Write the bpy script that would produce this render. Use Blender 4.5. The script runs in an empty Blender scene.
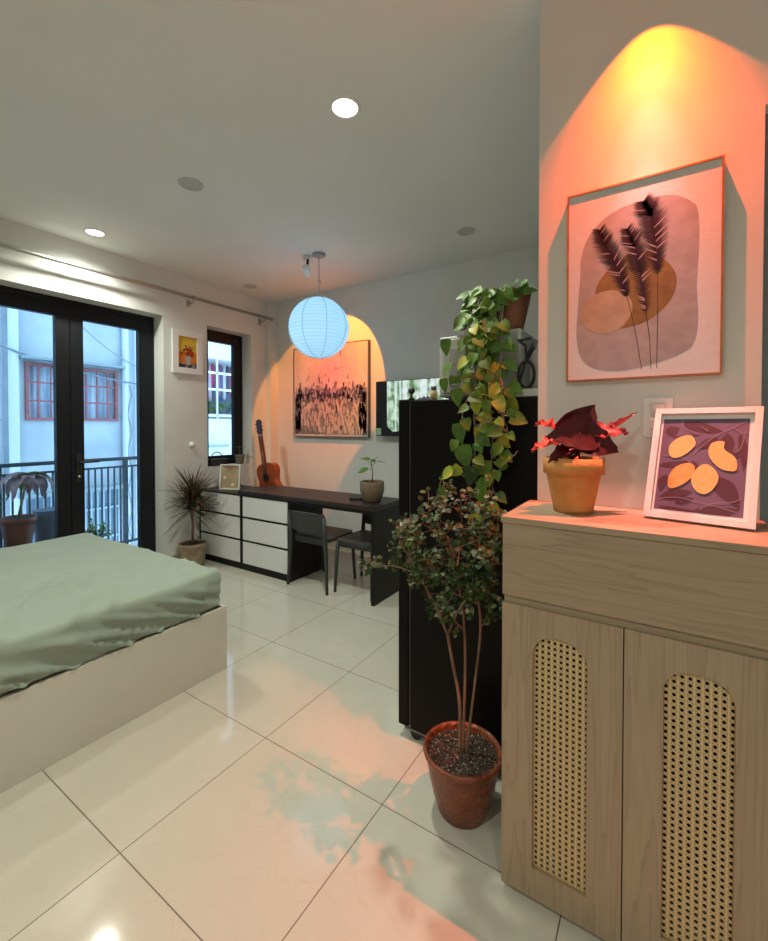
import bpy, bmesh, math, random
from mathutils import Vector as Vc, Matrix as Mx, noise
PI = math.pi
sc = bpy.context.scene
C = sc.collection
# ---------------------------------------------------------------- camera
cam_d = bpy.data.cameras.new('camera'); cam = bpy.data.objects.new('camera', cam_d); C.objects.link(cam)
cam.location = (0, 0, 1.36)
cam.rotation_euler = (math.radians(90-.9), 0, math.radians(32.8))
cam_d.sensor_fit = 'VERTICAL'; cam_d.sensor_height = 24.0
cam_d.lens = 24.0*428/941
cam_d.shift_x = 0; cam_d.shift_y = -(470.5-433)/941
cam_d.clip_start = .02
sc.camera = cam
sc.view_settings.view_transform = 'Standard'; sc.view_settings.look = 'None'
sc.view_settings.gamma = 1.0; sc.view_settings.use_curve_mapping = False
sc.view_settings.exposure = 0.66
# ---------------------------------------------------------------- world
w = bpy.data.worlds.new('world'); sc.world = w; w.use_nodes = True
wb = w.node_tree.nodes['Background']; wb.inputs[0].default_value = (.46, .70, 1.0, 1); wb.inputs[1].default_value = 2.3
# ---------------------------------------------------------------- lights
def lamp(name, kind, loc, power, color, size=.1, **k):
    d = bpy.data.lights.new(name, kind); d.energy = power; d.color = color
    if kind == 'AREA': d.size = size; d.shape = 'DISK'
    else: d.shadow_soft_size = size
    for a, b in k.items(): setattr(d, a, b)
    o = bpy.data.objects.new(name, d); C.objects.link(o); o.location = loc
    return o
WARM = (.97, 1, .86)
CEIL = 2.86
LIT = [(-1.256, 1.60), (-3.68, 1.59)]
for x, y in LIT + [(-.6, -.6), (-2.45, -.9), (.9, -1.2)]:  # last three are added fill lamps behind the camera, out of view
    near_wall = x < -3.5
    lamp('downlight_beam', 'SPOT', (x, y, CEIL-.03), (52 if near_wall else 74 if y > 0 else 40), WARM, .05, spot_size=math.radians(150), spot_blend=.9)

def sunset_spot(name, loc, aim, half, power, ramp):
    """a lamp with a dichroic lens: the beam runs from pink in its middle to yellow at its rim"""
    o = lamp(name, 'SPOT', loc, power, (1, 1, 1), .006, spot_size=math.radians(half*2), spot_blend=.07)
    o.rotation_euler = (Vc(aim)-Vc(loc)).to_track_quat('-Z', 'Y').to_euler()
    d = o.data; d.use_nodes = True; nt = d.node_tree; em = nt.nodes['Emission']
    tc = nt.nodes.new('ShaderNodeTexCoord'); nm = nt.nodes.new('ShaderNodeVectorMath'); nm.operation = 'NORMALIZE'
    sp = nt.nodes.new('ShaderNodeSeparateXYZ'); ab = nt.nodes.new('ShaderNodeMath'); ab.operation = 'ABSOLUTE'
    ac = nt.nodes.new('ShaderNodeMath'); ac.operation = 'ARCCOSINE'; dv = nt.nodes.new('ShaderNodeMath'); dv.operation = 'DIVIDE'
    dv.inputs[1].default_value = math.radians(half)
    r = nt.nodes.new('ShaderNodeValToRGB')
    L = nt.links.new
    L(tc.outputs['Normal'], nm.inputs[0]); L(nm.outputs[0], sp.inputs[0]); L(sp.outputs[2], ab.inputs[0]); L(ab.outputs[0], ac.inputs[0])
    L(ac.outputs[0], dv.inputs[0]); L(dv.outputs[0], r.inputs[0]); L(r.outputs[0], em.inputs[0])
    e = r.color_ramp.elements
    e[0].position = ramp[0][0]; e[0].color = (*ramp[0][1], 1); e[1].position = ramp[-1][0]; e[1].color = (*ramp[-1][1], 1)
    for p, c in ramp[1:-1]:
        n = e.new(p); n.color = (*c, 1)
    return o
RAMP = [(0, (.9, .26, .22)), (.2, (.88, .21, .16)), (.30, (.72, .095, .04)), (.45, (.50, .044, .008)), (.65, (.34, .023, .001)), (.85, (.12, .0105, 0)), (.95, (.055, .0075, 0)), (1, (.045, .0085, 0))]
S1 = (-.035, 1.455, 2.70); S2 = (-2.63, 2.84, 2.70)
sunset_spot('sunset_beam', S1, (-.035, 1.455, 0), 40, 195, RAMP)
RAMP2 = [(0, (1, .10, .045)), (.3, (1, .14, .035)), (.65, (.9, .21, .02)), (.9, (.7, .20, .015)), (1, (.6, .20, .02))]
sunset_spot('sunset_beam', S2, (-3.056, 3.7, 1.91), 33, 88, RAMP2)
lamp('pendant_bulb', 'POINT', (-2.509, 2.846, 2.24), 1.35, (.55, .82, 1.0), .05)

# ---------------------------------------------------------------- materials
def N(nt, t, **k):
    n = nt.nodes.new('ShaderNode'+t)
    for a, b in k.items(): setattr(n, a, b)
    return n
def pm(name, col, rough=.6, metal=0, spec=.5, **k):
    m = bpy.data.materials.new(name); m.use_nodes = True; b = m.node_tree.nodes['Principled BSDF']
    b.inputs['Base Color'].default_value = (*col, 1); b.inputs['Roughness'].default_value = rough
    b.inputs['Metallic'].default_value = metal; b.inputs['Specular IOR Level'].default_value = spec
    for a, v in k.items(): b.inputs[a.replace('_', ' ')].default_value = v
    return m
def mixn(nt, fac, a, b):
    n = N(nt, 'Mix', data_type='RGBA')
    for i, v in ((0, fac), (6, a), (7, b)):
        if hasattr(v, 'is_linked') or hasattr(v, 'links'): nt.links.new(v, n.inputs[i])
        elif isinstance(v, tuple): n.inputs[i].default_value = (*v, 1) if len(v) == 3 else v
        else: n.inputs[i].default_value = v
    return n.outputs[2]
def ma(nt, op, a, b=0.0, c=0.0):
    n = N(nt, 'Math', operation=op)
    for i, v in enumerate((a, b, c)):
        if isinstance(v, (int, float)): n.inputs[i].default_value = v
        else: nt.links.new(v, n.inputs[i])
    return n.outputs[0]
def mottle(name, c1, c2, scale=8, rough=.6, stretch=(1, 1, 1), bump=0, detail=4, lo=.35, hi=.65, bscale=None, **k):
    """procedural material: two colours mottled by noise, optional bump"""
    m = pm(name, c1, rough, **k); nt = m.node_tree; b = nt.nodes['Principled BSDF']; L = nt.links.new
    tc = N(nt, 'TexCoord'); mp = N(nt, 'Mapping'); mp.inputs['Scale'].default_value = stretch; L(tc.outputs['Object'], mp.inputs[0])
    no = N(nt, 'TexNoise'); no.inputs['Scale'].default_value = scale; no.inputs['Detail'].default_value = detail; L(mp.outputs[0], no.inputs[0])
    mr = N(nt, 'MapRange'); mr.inputs[1].default_value = lo; mr.inputs[2].default_value = hi; L(no.outputs[0], mr.inputs[0])
    L(mixn(nt, mr.outputs[0], c1, c2), b.inputs['Base Color'])
    if bump:
        n2 = N(nt, 'TexNoise'); n2.inputs['Scale'].default_value = bscale or scale*4; n2.inputs['Detail'].default_value = 3; L(mp.outputs[0], n2.inputs[0])
        bu = N(nt, 'Bump'); bu.inputs['Strength'].default_value = bump; bu.inputs['Distance'].default_value = .01; L(n2.outputs[0], bu.inputs['Height']); L(bu.outputs[0], b.inputs['Normal'])
    return m
WALL = mottle('wall_paint', (.74, .75, .72), (.78, .79, .76), 3, .75, bump=.03, bscale=160, spec=.25)
CEILM = mottle('ceiling_paint', (.79, .80, .77), (.82, .83, .80), 2, .8, spec=.2)
WHITE = pm('white_plastic', (.84, .84, .83), .35)
WHITEL = mottle('white_laminate', (.72, .73, .70), (.75, .76, .73), 3, .35)
BEDM = mottle('bed_laminate', (.60, .58, .50), (.64, .62, .54), 2, .42)
BLACKF = mottle('black_aluminium', (.007, .008, .010), (.011, .012, .015), 30, .45, spec=.3)
BLACKW = mottle('black_wood', (.006, .006, .006), (.010, .009, .009), 5, .42, spec=.25, stretch=(1, 12, 12))
TOPW = mottle('dark_desk_top', (.022, .016, .015), (.036, .026, .024), 5, .42, spec=.35, stretch=(1, 14, 14))
BLACKP = pm('black_plastic', (.02, .021, .021), .5)
GREYC = mottle('charcoal_plastic', (.035, .038, .037), (.042, .045, .044), 40, .5)
FRIDGE = mottle('black_fridge_enamel', (.004, .004, .0045), (.006, .0055, .006), 3, .36, spec=.12)
CHROME = pm('chrome', (.6, .6, .6), .22, 1)
STEEL = pm('brushed_steel', (.50, .50, .48), .38, .9)
TERRA = mottle('terracotta', (.50, .20, .05), (.62, .30, .09), 14, .75, bump=.3)
TERRAD = mottle('dark_terracotta', (.16, .035, .012), (.23, .058, .02), 18, .33, bump=.9, bscale=55)
TERRAP = mottle('brown_pot', (.16, .05, .022), (.22, .075, .032), 12, .6)
POTG = mottle('stone_pot', (.13, .09, .05), (.19, .14, .085), 30, .7, bump=.4)
POTB = mottle('cement_pot', (.20, .15, .10), (.40, .30, .19), 9, .8, bump=.2)
POTS = mottle('taupe_pot', (.16, .13, .10), (.20, .17, .13), 9, .7)
SOIL = mottle('soil', (.02, .012, .008), (.07, .045, .03), 90, .95, bump=.8)
BARK = mottle('bark', (.16, .09, .05), (.26, .16, .10), 40, .8, stretch=(1, 1, .2), bump=.4)
STEMG = mottle('pale_stem', (.22, .20, .13), (.32, .30, .20), 30, .6)
def leafm(name, c1, c2, rough=.55, scale=22, **k):
    m = mottle(name, c1, c2, scale, rough, **k); nt = m.node_tree; b = nt.nodes['Principled BSDF']
    out = nt.nodes['Material Output']; tr = N(nt, 'BsdfTranslucent'); mx = N(nt, 'MixShader'); mx.inputs[0].default_value = .22
    src = b.inputs['Base Color'].links[0].from_socket; nt.links.new(src, tr.inputs[0])
    nt.links.new(b.outputs[0], mx.inputs[1]); nt.links.new(tr.outputs[0], mx.inputs[2]); nt.links.new(mx.outputs[0], out.inputs[0])
    return m
LG = leafm('leaf_green', (.05, .13, .015), (.11, .23, .025)); LY = leafm('leaf_yellow_green', (.09, .19, .012), (.15, .26, .02)); LYE = leafm('leaf_yellow', (.28, .34, .02), (.38, .42, .03))
LD = leafm('leaf_dark', (.014, .038, .007), (.035, .075, .012)); LO = leafm('leaf_olive', (.035, .08, .010), (.07, .13, .018)); LT = leafm('leaf_tan', (.12, .13, .04), (.18, .18, .06))
LB = leafm('leaf_bronze', (.06, .03, .022), (.13, .07, .045), .45); LBG = leafm('leaf_brown_green', (.07, .07, .03), (.11, .10, .05), .5)
LR = leafm('leaf_maroon_shaded', (.045, .003, .006), (.10, .006, .010), .5, 14); LR2 = leafm('leaf_red_lit', (.28, .02, .025), (.42, .05, .05), .4, 60)  # dark red leaf colour, darkened for shade; the redder one carries caught light
LW = leafm('leaf_wilted', (.16, .10, .10), (.28, .18, .17), .6); LS = leafm('leaf_sill', (.12, .22, .08), (.2, .33, .12))
def sheet_mat():
    m = mottle('sage_cotton', (.30, .36, .285), (.32, .38, .305), 4, .85, bump=.15, bscale=260, spec=.2)
    m.node_tree.nodes['Principled BSDF'].inputs['Sheen Weight'].default_value = .25
    return m
SHEET = sheet_mat()
def glass():
    m = bpy.data.materials.new('window_glass'); m.use_nodes = True; nt = m.node_tree; nt.nodes.remove(nt.nodes['Principled BSDF'])
    t = N(nt, 'BsdfTransparent'); t.inputs[0].default_value = (.93, .97, .98, 1); g = N(nt, 'BsdfGlossy'); g.inputs['Roughness'].default_value = .01
    f = N(nt, 'Fresnel'); f.inputs[0].default_value = 1.3; mx = N(nt, 'MixShader')
    for a, b in ((f.outputs[0], mx.inputs[0]), (t.outputs[0], mx.inputs[1]), (g.outputs[0], mx.inputs[2]), (mx.outputs[0], nt.nodes['Material Output'].inputs[0])): nt.links.new(a, b)
    return m
GLASS = glass()
def emis(name, col, s):
    m = bpy.data.materials.new(name); m.use_nodes = True; nt = m.node_tree; nt.nodes.remove(nt.nodes['Principled BSDF'])
    e = N(nt, 'Emission'); e.inputs[0].default_value = (*col, 1); e.inputs[1].default_value = s
    nt.links.new(e.outputs[0], nt.nodes['Material Output'].inputs[0]); return m
LAMPON = emis('lit_diffuser', (1, .95, .82), 9.0)
LAMPOFF = pm('unlit_diffuser', (.50, .50, .47), .5)
def floor_mat():
    m = pm('marble_floor_tile', (.7, .67, .58), .09, spec=.55); nt = m.node_tree; b = nt.nodes['Principled BSDF']; L = nt.links.new
    tc = N(nt, 'TexCoord'); s = N(nt, 'SeparateXYZ'); L(tc.outputs['Object'], s.inputs[0])
    def edge(o, off, p):
        u = ma(nt, 'DIVIDE', ma(nt, 'SUBTRACT', o, off), p); fr = ma(nt, 'SUBTRACT', u, ma(nt, 'FLOOR', u))
        return ma(nt, 'MULTIPLY', ma(nt, 'MINIMUM', fr, ma(nt, 'SUBTRACT', 1.0, fr)), p), ma(nt, 'FLOOR', u)
    dx, ix = edge(s.outputs[0], -1.435, .6075); dy, iy = edge(s.outputs[1], .673, .599)
    g = ma(nt, 'LESS_THAN', ma(nt, 'MINIMUM', dx, dy), .0019)
    cb = N(nt, 'CombineXYZ'); L(ix, cb.inputs[0]); L(iy, cb.inputs[1]); wn = N(nt, 'TexWhiteNoise', noise_dimensions='3D'); L(cb.outputs[0], wn.inputs[0])
    va = N(nt, 'VectorMath', operation='MULTIPLY_ADD'); L(wn.outputs['Color'], va.inputs[0]); va.inputs[1].default_value = (7, 7, 7); L(tc.outputs['Object'], va.inputs[2])
    n1 = N(nt, 'TexNoise'); n1.inputs['Scale'].default_value = 2.2; n1.inputs['Detail'].default_value = 8; n1.inputs['Distortion'].default_value = 1.4; L(va.outputs[0], n1.inputs[0])
    n2 = N(nt, 'TexNoise'); n2.inputs['Scale'].default_value = 3.2; n2.inputs['Detail'].default_value = 9; n2.inputs['Distortion'].default_value = 3.0; L(va.outputs[0], n2.inputs[0])
    vein = ma(nt, 'SUBTRACT', 1.0, ma(nt, 'MULTIPLY', ma(nt, 'ABSOLUTE', ma(nt, 'SUBTRACT', n2.outputs[0], .5)), 60.0))
    vein = ma(nt, 'MULTIPLY', ma(nt, 'MAXIMUM', vein, 0.0), ma(nt, 'MULTIPLY', n1.outputs[0], .45))
    c = mixn(nt, n1.outputs[0], (.52, .505, .42), (.59, .57, .48))
    c = mixn(nt, vein, c, (.50, .42, .30)); c = mixn(nt, g, c, (.16, .12, .085))
    L(c, b.inputs['Base Color']); L(ma(nt, 'MULTIPLY_ADD', g, .5, .075), b.inputs['Roughness'])
    return m
FLOOR = floor_mat()
def wood_mat(name, axis):
    """pale grey-brown oak laminate; grain along axis 0 (x) or 2 (z)"""
    m = pm(name, (.3, .23, .15), .5, spec=.35); nt = m.node_tree; b = nt.nodes['Principled BSDF']; L = nt.links.new
    tc = N(nt, 'TexCoord'); mp = N(nt, 'Mapping'); L(tc.outputs['Object'], mp.inputs[0])
    mp.inputs['Scale'].default_value = (.4, 3, 8) if axis == 0 else (8, 3, .4)
    n1 = N(nt, 'TexNoise'); n1.inputs['Scale'].default_value = 1.9; n1.inputs['Detail'].default_value = 3; n1.inputs['Distortion'].default_value = .2; L(mp.outputs[0], n1.inputs[0])
    fr = ma(nt, 'FRACT', ma(nt, 'MULTIPLY', n1.outputs[0], 9.0)); ring = ma(nt, 'POWER', fr, 5.0)
    mp2 = N(nt, 'Mapping'); L(tc.outputs['Object'], mp2.inputs[0]); mp2.inputs['Scale'].default_value = (2, 40, 60) if axis == 0 else (60, 40, 2)
    n2 = N(nt, 'TexNoise'); n2.inputs['Scale'].default_value = 4; n2.inputs['Detail'].default_value = 5; L(mp2.outputs[0], n2.inputs[0])
    c = mixn(nt, n1.outputs[0], (.36, .275, .185), (.445, .35, .24))
    c = mixn(nt, ma(nt, 'MULTIPLY', ring, .40), c, (.15, .105, .065))
    c = mixn(nt, ma(nt, 'MULTIPLY', n2.outputs[0], .5), c, (.20, .15, .10))
    L(c, b.inputs['Base Color']); return m
WOODH = wood_mat('oak_laminate_across', 0); WOODV = wood_mat('oak_laminate_upright', 2)
DARKIN = pm('cabinet_inside', (.05, .035, .025), .8)
def cane_mat():
    m = pm('woven_cane', (.55, .42, .22), .6); nt = m.node_tree; b = nt.nodes['Principled BSDF']; L = nt.links.new
    tc = N(nt, 'TexCoord'); s = N(nt, 'SeparateXYZ'); L(tc.outputs['Object'], s.inputs[0]); P = .0160
    def cell(o):
        u = ma(nt, 'DIVIDE', o, P); return ma(nt, 'SUBTRACT', ma(nt, 'FRACT', ma(nt, 'ADD', u, 100.0)), .5)
    u = cell(s.outputs[0]); v = cell(s.outputs[2])
    rr = ma(nt, 'SQRT', ma(nt, 'ADD', ma(nt, 'POWER', ma(nt, 'MULTIPLY', u, 1.05), 2.0), ma(nt, 'POWER', v, 2.0)))
    hole = ma(nt, 'LESS_THAN', rr, .245)
    d1 = ma(nt, 'ABSOLUTE', ma(nt, 'SUBTRACT', ma(nt, 'ABSOLUTE', ma(nt, 'ADD', u, v)), .5)); d2 = ma(nt, 'ABSOLUTE', ma(nt, 'SUBTRACT', ma(nt, 'ABSOLUTE', ma(nt, 'SUBTRACT', u, v)), .5))
    st = ma(nt, 'LESS_THAN', ma(nt, 'MINIMUM', d1, d2), .07)
    st2 = ma(nt, 'LESS_THAN', ma(nt, 'SUBTRACT', .5, ma(nt, 'ABSOLUTE', u)), .09)
    c = mixn(nt, st, (.40, .29, .155), (.56, .44, .23)); c = mixn(nt, st2, c, (.62, .49, .23))
    L(c, b.inputs['Base Color'])
    t = N(nt, 'BsdfTransparent'); mx = N(nt, 'MixShader'); L(hole, mx.inputs[0]); L(b.outputs[0], mx.inputs[1]); L(t.outputs[0], mx.inputs[2]); L(mx.outputs[0], nt.nodes['Material Output'].inputs[0])
    return m
CANE = cane_mat()
def flat(name, c, r=.7): return pm(name, c, r, spec=.25)

# ---------------------------------------------------------------- mesh helpers
def wloc(o):
    v = Vc((0, 0, 0))
    while o: v += o.location; o = o.parent
    return v
class MB:
    def __init__(s): s.v = []; s.f = []; s.m = []; s.s = []
    def add(s, vs, fs, m=0, sm=False):
        o = len(s.v); s.v += [Vc(p) for p in vs]; s.f += [[i+o for i in f] for f in fs]; s.m += [m]*len(fs); s.s += [sm]*len(fs); return s
    def box(s, x0, x1, y0, y1, z0, z1, m=0):
        return s.add([(x0, y0, z0), (x1, y0, z0), (x1, y1, z0), (x0, y1, z0), (x0, y0, z1), (x1, y0, z1), (x1, y1, z1), (x0, y1, z1)],
                     [(0, 3, 2, 1), (4, 5, 6, 7), (0, 1, 5, 4), (1, 2, 6, 5), (2, 3, 7, 6), (3, 0, 4, 7)], m)
    def obox(s, c, ax, h, m=0):
        c = Vc(c); vs = []
        for k in (-1, 1):
            for i, j in ((-1, -1), (1, -1), (1, 1), (-1, 1)): vs.append(c+ax[0]*h[0]*i+ax[1]*h[1]*j+ax[2]*h[2]*k)
        return s.add(vs, [(0, 3, 2, 1), (4, 5, 6, 7), (0, 1, 5, 4), (1, 2, 6, 5), (2, 3, 7, 6), (3, 0, 4, 7)], m)
    def tube(s, pts, r, n=8, m=0, sm=True, cap=True, flatk=1.0):
        pts = [Vc(p) for p in pts]; rs = r if isinstance(r, (list, tuple)) else [r]*len(pts)
        vs = []; up = None
        for i, p in enumerate(pts):
            d = (pts[min(i+1, len(pts)-1)]-pts[max(i-1, 0)])
            d = d.normalized() if d.length > 1e-9 else Vc((0, 0, 1))
            if up is None: up = d.cross(Vc((0, 0, 1)) if abs(d.z) < .9 else Vc((1, 0, 0))).normalized()
            up = (up-d*up.dot(d)); up = up.normalized() if up.length > 1e-6 else d.orthogonal().normalized()
            b = d.cross(up)
            for k in range(n):
                a = 2*PI*k/n; vs.append(p+up*math.cos(a)*rs[i]+b*math.sin(a)*rs[i]*flatk)
        fs = [(i*n+k, i*n+(k+1) % n, (i+1)*n+(k+1) % n, (i+1)*n+k) for i in range(len(pts)-1) for k in range(n)]
        if cap: fs += [tuple(range(n))[::-1], tuple(range((len(pts)-1)*n, len(pts)*n))]
        return s.add(vs, fs, m, sm)
    def cyl(s, p0, p1, r0, r1=None, n=20, m=0, sm=True): return s.tube([p0, p1], [r0, r0 if r1 is None else r1], n, m, sm)
    def lathe(s, c, prof, n=32, m=0, sm=True, axis=None):
        c = Vc(c); vs = []; R = axis.to_track_quat('Z', 'Y').to_matrix() if axis is not None else None
        for r, z in prof:
            for k in range(n):
                a = 2*PI*k/n; p = Vc((r*math.cos(a), r*math.sin(a), z)); vs.append(c+(R @ p if R else p))
        fs = [(i*n+k, i*n+(k+1) % n, (i+1)*n+(k+1) % n, (i+1)*n+k) for i in range(len(prof)-1) for k in range(n)]
        return s.add(vs, fs, m, sm)
    def disc(s, c, r, n=28, m=0, up=1):
        c = Vc(c); return s.add([c+Vc((r*math.cos(2*PI*k/n), r*math.sin(2*PI*k/n), 0)) for k in range(n)], [tuple(range(n))[::up]], m)
    def ball(s, c, r, n=12, m=0, sq=(1, 1, 1)):
        c = Vc(c); k0 = len(s.v); s.lathe((0, 0, 0), [(max(math.sin(PI*i/n), .001)*r, -math.cos(PI*i/n)*r) for i in range(n+1)], n*2, m)
        for i in range(k0, len(s.v)): v = s.v[i]; s.v[i] = Vc((v.x*sq[0], v.y*sq[1], v.z*sq[2]))+c
        return s
    def prism(s, pts, O, U, V, W, t, m=0, sm=False):
        """outline pts (2-D) in the plane O+U+V, thickness t along W"""
        O, U, V, W = Vc(O), Vc(U), Vc(V), Vc(W); n = len(pts)
        a = [O+U*p[0]+V*p[1] for p in pts]; b = [p+W*t for p in a]
        s.add(a+b, [tuple(range(n))[::-1], tuple(range(n, 2*n))], m)
        return s.add(a+b, [(i, (i+1) % n, n+(i+1) % n, n+i) for i in range(n)], m, sm)
    def leaf(s, P, D, Nn, L, W, m=0, shape='oval', droop=.3, fold=.25, seg=6):
        P = Vc(P); D = Vc(D).normalized(); Nn = Vc(Nn); Nn = (Nn-D*Nn.dot(D))
        Nn = Nn.normalized() if Nn.length > 1e-5 else D.orthogonal().normalized(); S = D.cross(Nn)
        prof = {'oval': [.05, .6, .95, 1, .8, .45, 0], 'heart': [.12, .92, 1, .86, .62, .32, 0], 'lance': [.25, .8, 1, .85, .6, .3, 0], 'round': [.15, .8, 1, 1, .9, .6, .05]}[shape]
        vs = []; p = P.copy(); d = D.copy()
        for i in range(seg+1):
            t = i/seg; wd = prof[round(t*6)]*W/2; n2 = S.cross(d)*-1
            n2 = d.cross(S)*-1 if n2.dot(Nn) < 0 else n2
            back = -d*L*.12 if (shape == 'heart' and i == 1) else Vc((0, 0, 0))
            up = n2*fold*wd
            vs += [p-S*wd+up+back, p, p+S*wd+up+back]
            ang = -droop/seg; d = (d*math.cos(ang)+n2*math.sin(ang)).normalized(); p = p+d*L/seg
        fs = []
        for i in range(seg):
            a = i*3; fs += [(a, a+1, a+4, a+3), (a+1, a+2, a+5, a+4)]
        return s.add(vs, fs, m, True)
    def build(s, name, mats, parent=None, bev=0, seg=2, kind=None, loc=None, sub=0, solid=0):
        if not isinstance(mats, (list, tuple)): mats = [mats]
        off = wloc(parent) if parent else Vc((0, 0, 0))
        if loc is not None: off = off+Vc(loc)-off
        me = bpy.data.meshes.new(name); me.from_pydata([tuple(v-off) for v in s.v], [], [tuple(f) for f in s.f])
        for x in mats: me.materials.append(x)
        me.polygons.foreach_set('material_index', s.m); me.polygons.foreach_set('use_smooth', s.s); me.update()
        o = bpy.data.objects.new(name, me); C.objects.link(o)
        if parent: o.parent = parent
        elif loc is not None: o.location = loc
        if bev:
            b = o.modifiers.new('bevel', 'BEVEL'); b.width = bev; b.segments = seg; b.limit_method = 'ANGLE'; b.angle_limit = math.radians(40)
        if sub: q = o.modifiers.new('sub', 'SUBSURF'); q.levels = q.render_levels = sub
        if solid: q = o.modifiers.new('solid', 'SOLIDIFY'); q.thickness = solid; q.offset = 0
        if kind: o['kind'] = kind
        return o
def thing(name, loc, label, cat, group=None):
    o = bpy.data.objects.new(name, None); C.objects.link(o); o.location = loc; o.empty_display_size = .05
    return tag(o, label, cat, group)
def tag(o, label, cat, group=None, kind=None):
    o['label'] = label; o['category'] = cat
    if group: o['group'] = group
    if kind: o['kind'] = kind
    return o
def dup(root, loc, label, rz=0):
    r = root.copy(); C.objects.link(r); r.location = loc; r.rotation_euler = (0, 0, rz); r['label'] = label
    for ch in list(root.children):
        c = ch.copy(); C.objects.link(c); c.parent = r
        for g in list(ch.children):
            d = g.copy(); C.objects.link(d); d.parent = c
    return r
def struct(name, mb, mat, **k): return mb.build(name, mat, kind='structure', **k)
def blob(cx, cy, rx, ry, n=28, pw=2.0, wob=0, seed=0, rot=0):
    r = random.Random(seed); ph = [r.uniform(0, 6.3) for _ in range(3)]; o = []
    for k in range(n):
        a = 2*PI*k/n; c, s_ = math.cos(a), math.sin(a); q = (abs(c)**pw+abs(s_)**pw)**(-1/pw)
        q *= 1+wob*(math.sin(2*a+ph[0])+.6*math.sin(3*a+ph[1])+.3*math.sin(5*a+ph[2])); x, y = c*q*rx, s_*q*ry
        o.append((cx+x*math.cos(rot)-y*math.sin(rot), cy+x*math.sin(rot)+y*math.cos(rot)))
    return o
class Art:
    """a print: flat shapes laid one over another on a plane"""
    def __init__(s, O, U, V, Nn): s.O, s.U, s.V, s.N = map(Vc, (O, U, V, Nn)); s.mb = MB(); s.k = 0
    def poly(s, pts, m, lift=True):
        if lift: s.k += 1
        s.mb.add([s.O+s.U*x+s.V*y+s.N*(.0001*s.k) for x, y in pts], [tuple(range(len(pts)))], m); return s
    def rect(s, x0, y0, x1, y1, m, lift=True): return s.poly([(x0, y0), (x1, y0), (x1, y1), (x0, y1)], m, lift)
    def line(s, pts, wd, m, lift=True):
        L = []; R = []
        ws = wd if isinstance(wd, list) else [wd]*len(pts)
        for i, p in enumerate(pts):
            a = Vc(pts[max(i-1, 0)]); b = Vc(pts[min(i+1, len(pts)-1)]); d = (b-a).normalized(); n = Vc((-d.y, d.x))*ws[i]/2
            L.append((p[0]+n.x, p[1]+n.y)); R.append((p[0]-n.x, p[1]-n.y))
        return s.poly(L+R[::-1], m, lift)

# ================================================================ the room
XL, YF, YB, XR = -4.0, 3.70, -2.4, 1.9
struct('floor', MB().box(XL-.22, XR+.1, YB-.1, YF+.1, -.08, 0), FLOOR)
struct('ceiling', MB().box(XL-.22, XR+.1, YB-.1, YF+.1, CEIL, CEIL+.1), CEILM)
struct('wall_far', MB().box(XL-.22, XR+.1, YF, YF+.1, 0, CEIL), WALL)
struct('wall_back', MB().box(XL-.22, XR+.1, YB-.1, YB, 0, CEIL), WALL)
struct('wall_right', MB().box(XR, XR+.1, YB, YF, 0, CEIL), WALL)
DY0, DY1, DZ = .84, 2.31, 2.42            # balcony door opening
WY0, WY1, WZ0, WZ1 = 2.78, 3.36, .93, 2.42   # small window opening
mb = MB(); T = XL-.22
mb.box(T, XL, YB, DY0, 0, CEIL); mb.box(T, XL, DY0, DY1, DZ, CEIL); mb.box(T, XL, DY1, WY0, 0, CEIL)
mb.box(T, XL, WY0, WY1, 0, WZ0); mb.box(T, XL, WY0, WY1, WZ1, CEIL); mb.box(T, XL, WY1, YF, 0, CEIL)
struct('wall_left', mb, WALL)
struct('trim_1', MB().box(XL, XL+.075, YF-.12, YF, 0, CEIL), WALL)     # boxed corner
mb = MB(); PW = 1.56; DX0, DX1, DTOP = .235, 1.05, 2.24
mb.box(-.361, DX0, PW, PW+.10, 0, CEIL); mb.box(DX0, DX1, PW, PW+.10, DTOP, CEIL); mb.box(DX1, XR, PW, PW+.10, 0, CEIL)
struct('wall_partition', mb, WALL)
DOORG = mottle('grey_blue_door_paint', (.20, .25, .28), (.22, .27, .30), 3, .5)
struct('door_2', MB().box(DX0, DX1, PW+.05, PW+.09, 0, DTOP), DOORG)
mb = MB(); mb.box(XL+.08, -.36, YF-.014, YF, 0, .10)
struct('baseboard_far', mb, mottle('skirting_tile', (.50, .42, .32), (.56, .47, .36), 6, .3))
mb = MB(); mb.box(XL, XL+.012, DY1, YF-.13, 0, .10); mb.box(XL, XL+.012, YB, DY0, 0, .10)
struct('baseboard_left', mb, mottle('skirting_tile_left', (.50, .42, .32), (.56, .47, .36), 6, .3))

# ---- balcony door: frame, two glazed leaves
FX = -4.19
d = bpy.data.objects.new('door_1', None); C.objects.link(d); d.location = (FX, 1.57, 0); d['kind'] = 'structure'
mb = MB(); mb.box(FX-.03, FX+.03, DY0, DY0+.05, 0, DZ-.001); mb.box(FX-.03, FX+.03, DY1-.05, DY1-.001, 0, DZ-.001); mb.box(FX-.03, FX+.03, DY0+.05, DY1-.05, DZ-.05, DZ-.001); mb.box(FX-.03, FX+.03, DY0+.05, DY1-.05, 0, .03)
mb.build('door_frame', BLACKF, d, bev=.003)
for (a, b) in ((DY0+.052, 1.592), (1.596, DY1-.052)):
    mb = MB(); st = .098
    for q in ((a, a+st, .032, DZ-.052), (b-st, b, .032, DZ-.052), (a+st, b-st, .032, .032+.11), (a+st, b-st, DZ-.052-.10, DZ-.052)): mb.box(FX-.022, FX+.04, *q)
    lf = mb.build('door_leaf', BLACKF, d, bev=.004)
    MB().box(FX-.004, FX+.004, a+st-.005, b-st+.005, .135, DZ-.145).build('glass_pane', GLASS, lf)
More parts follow.
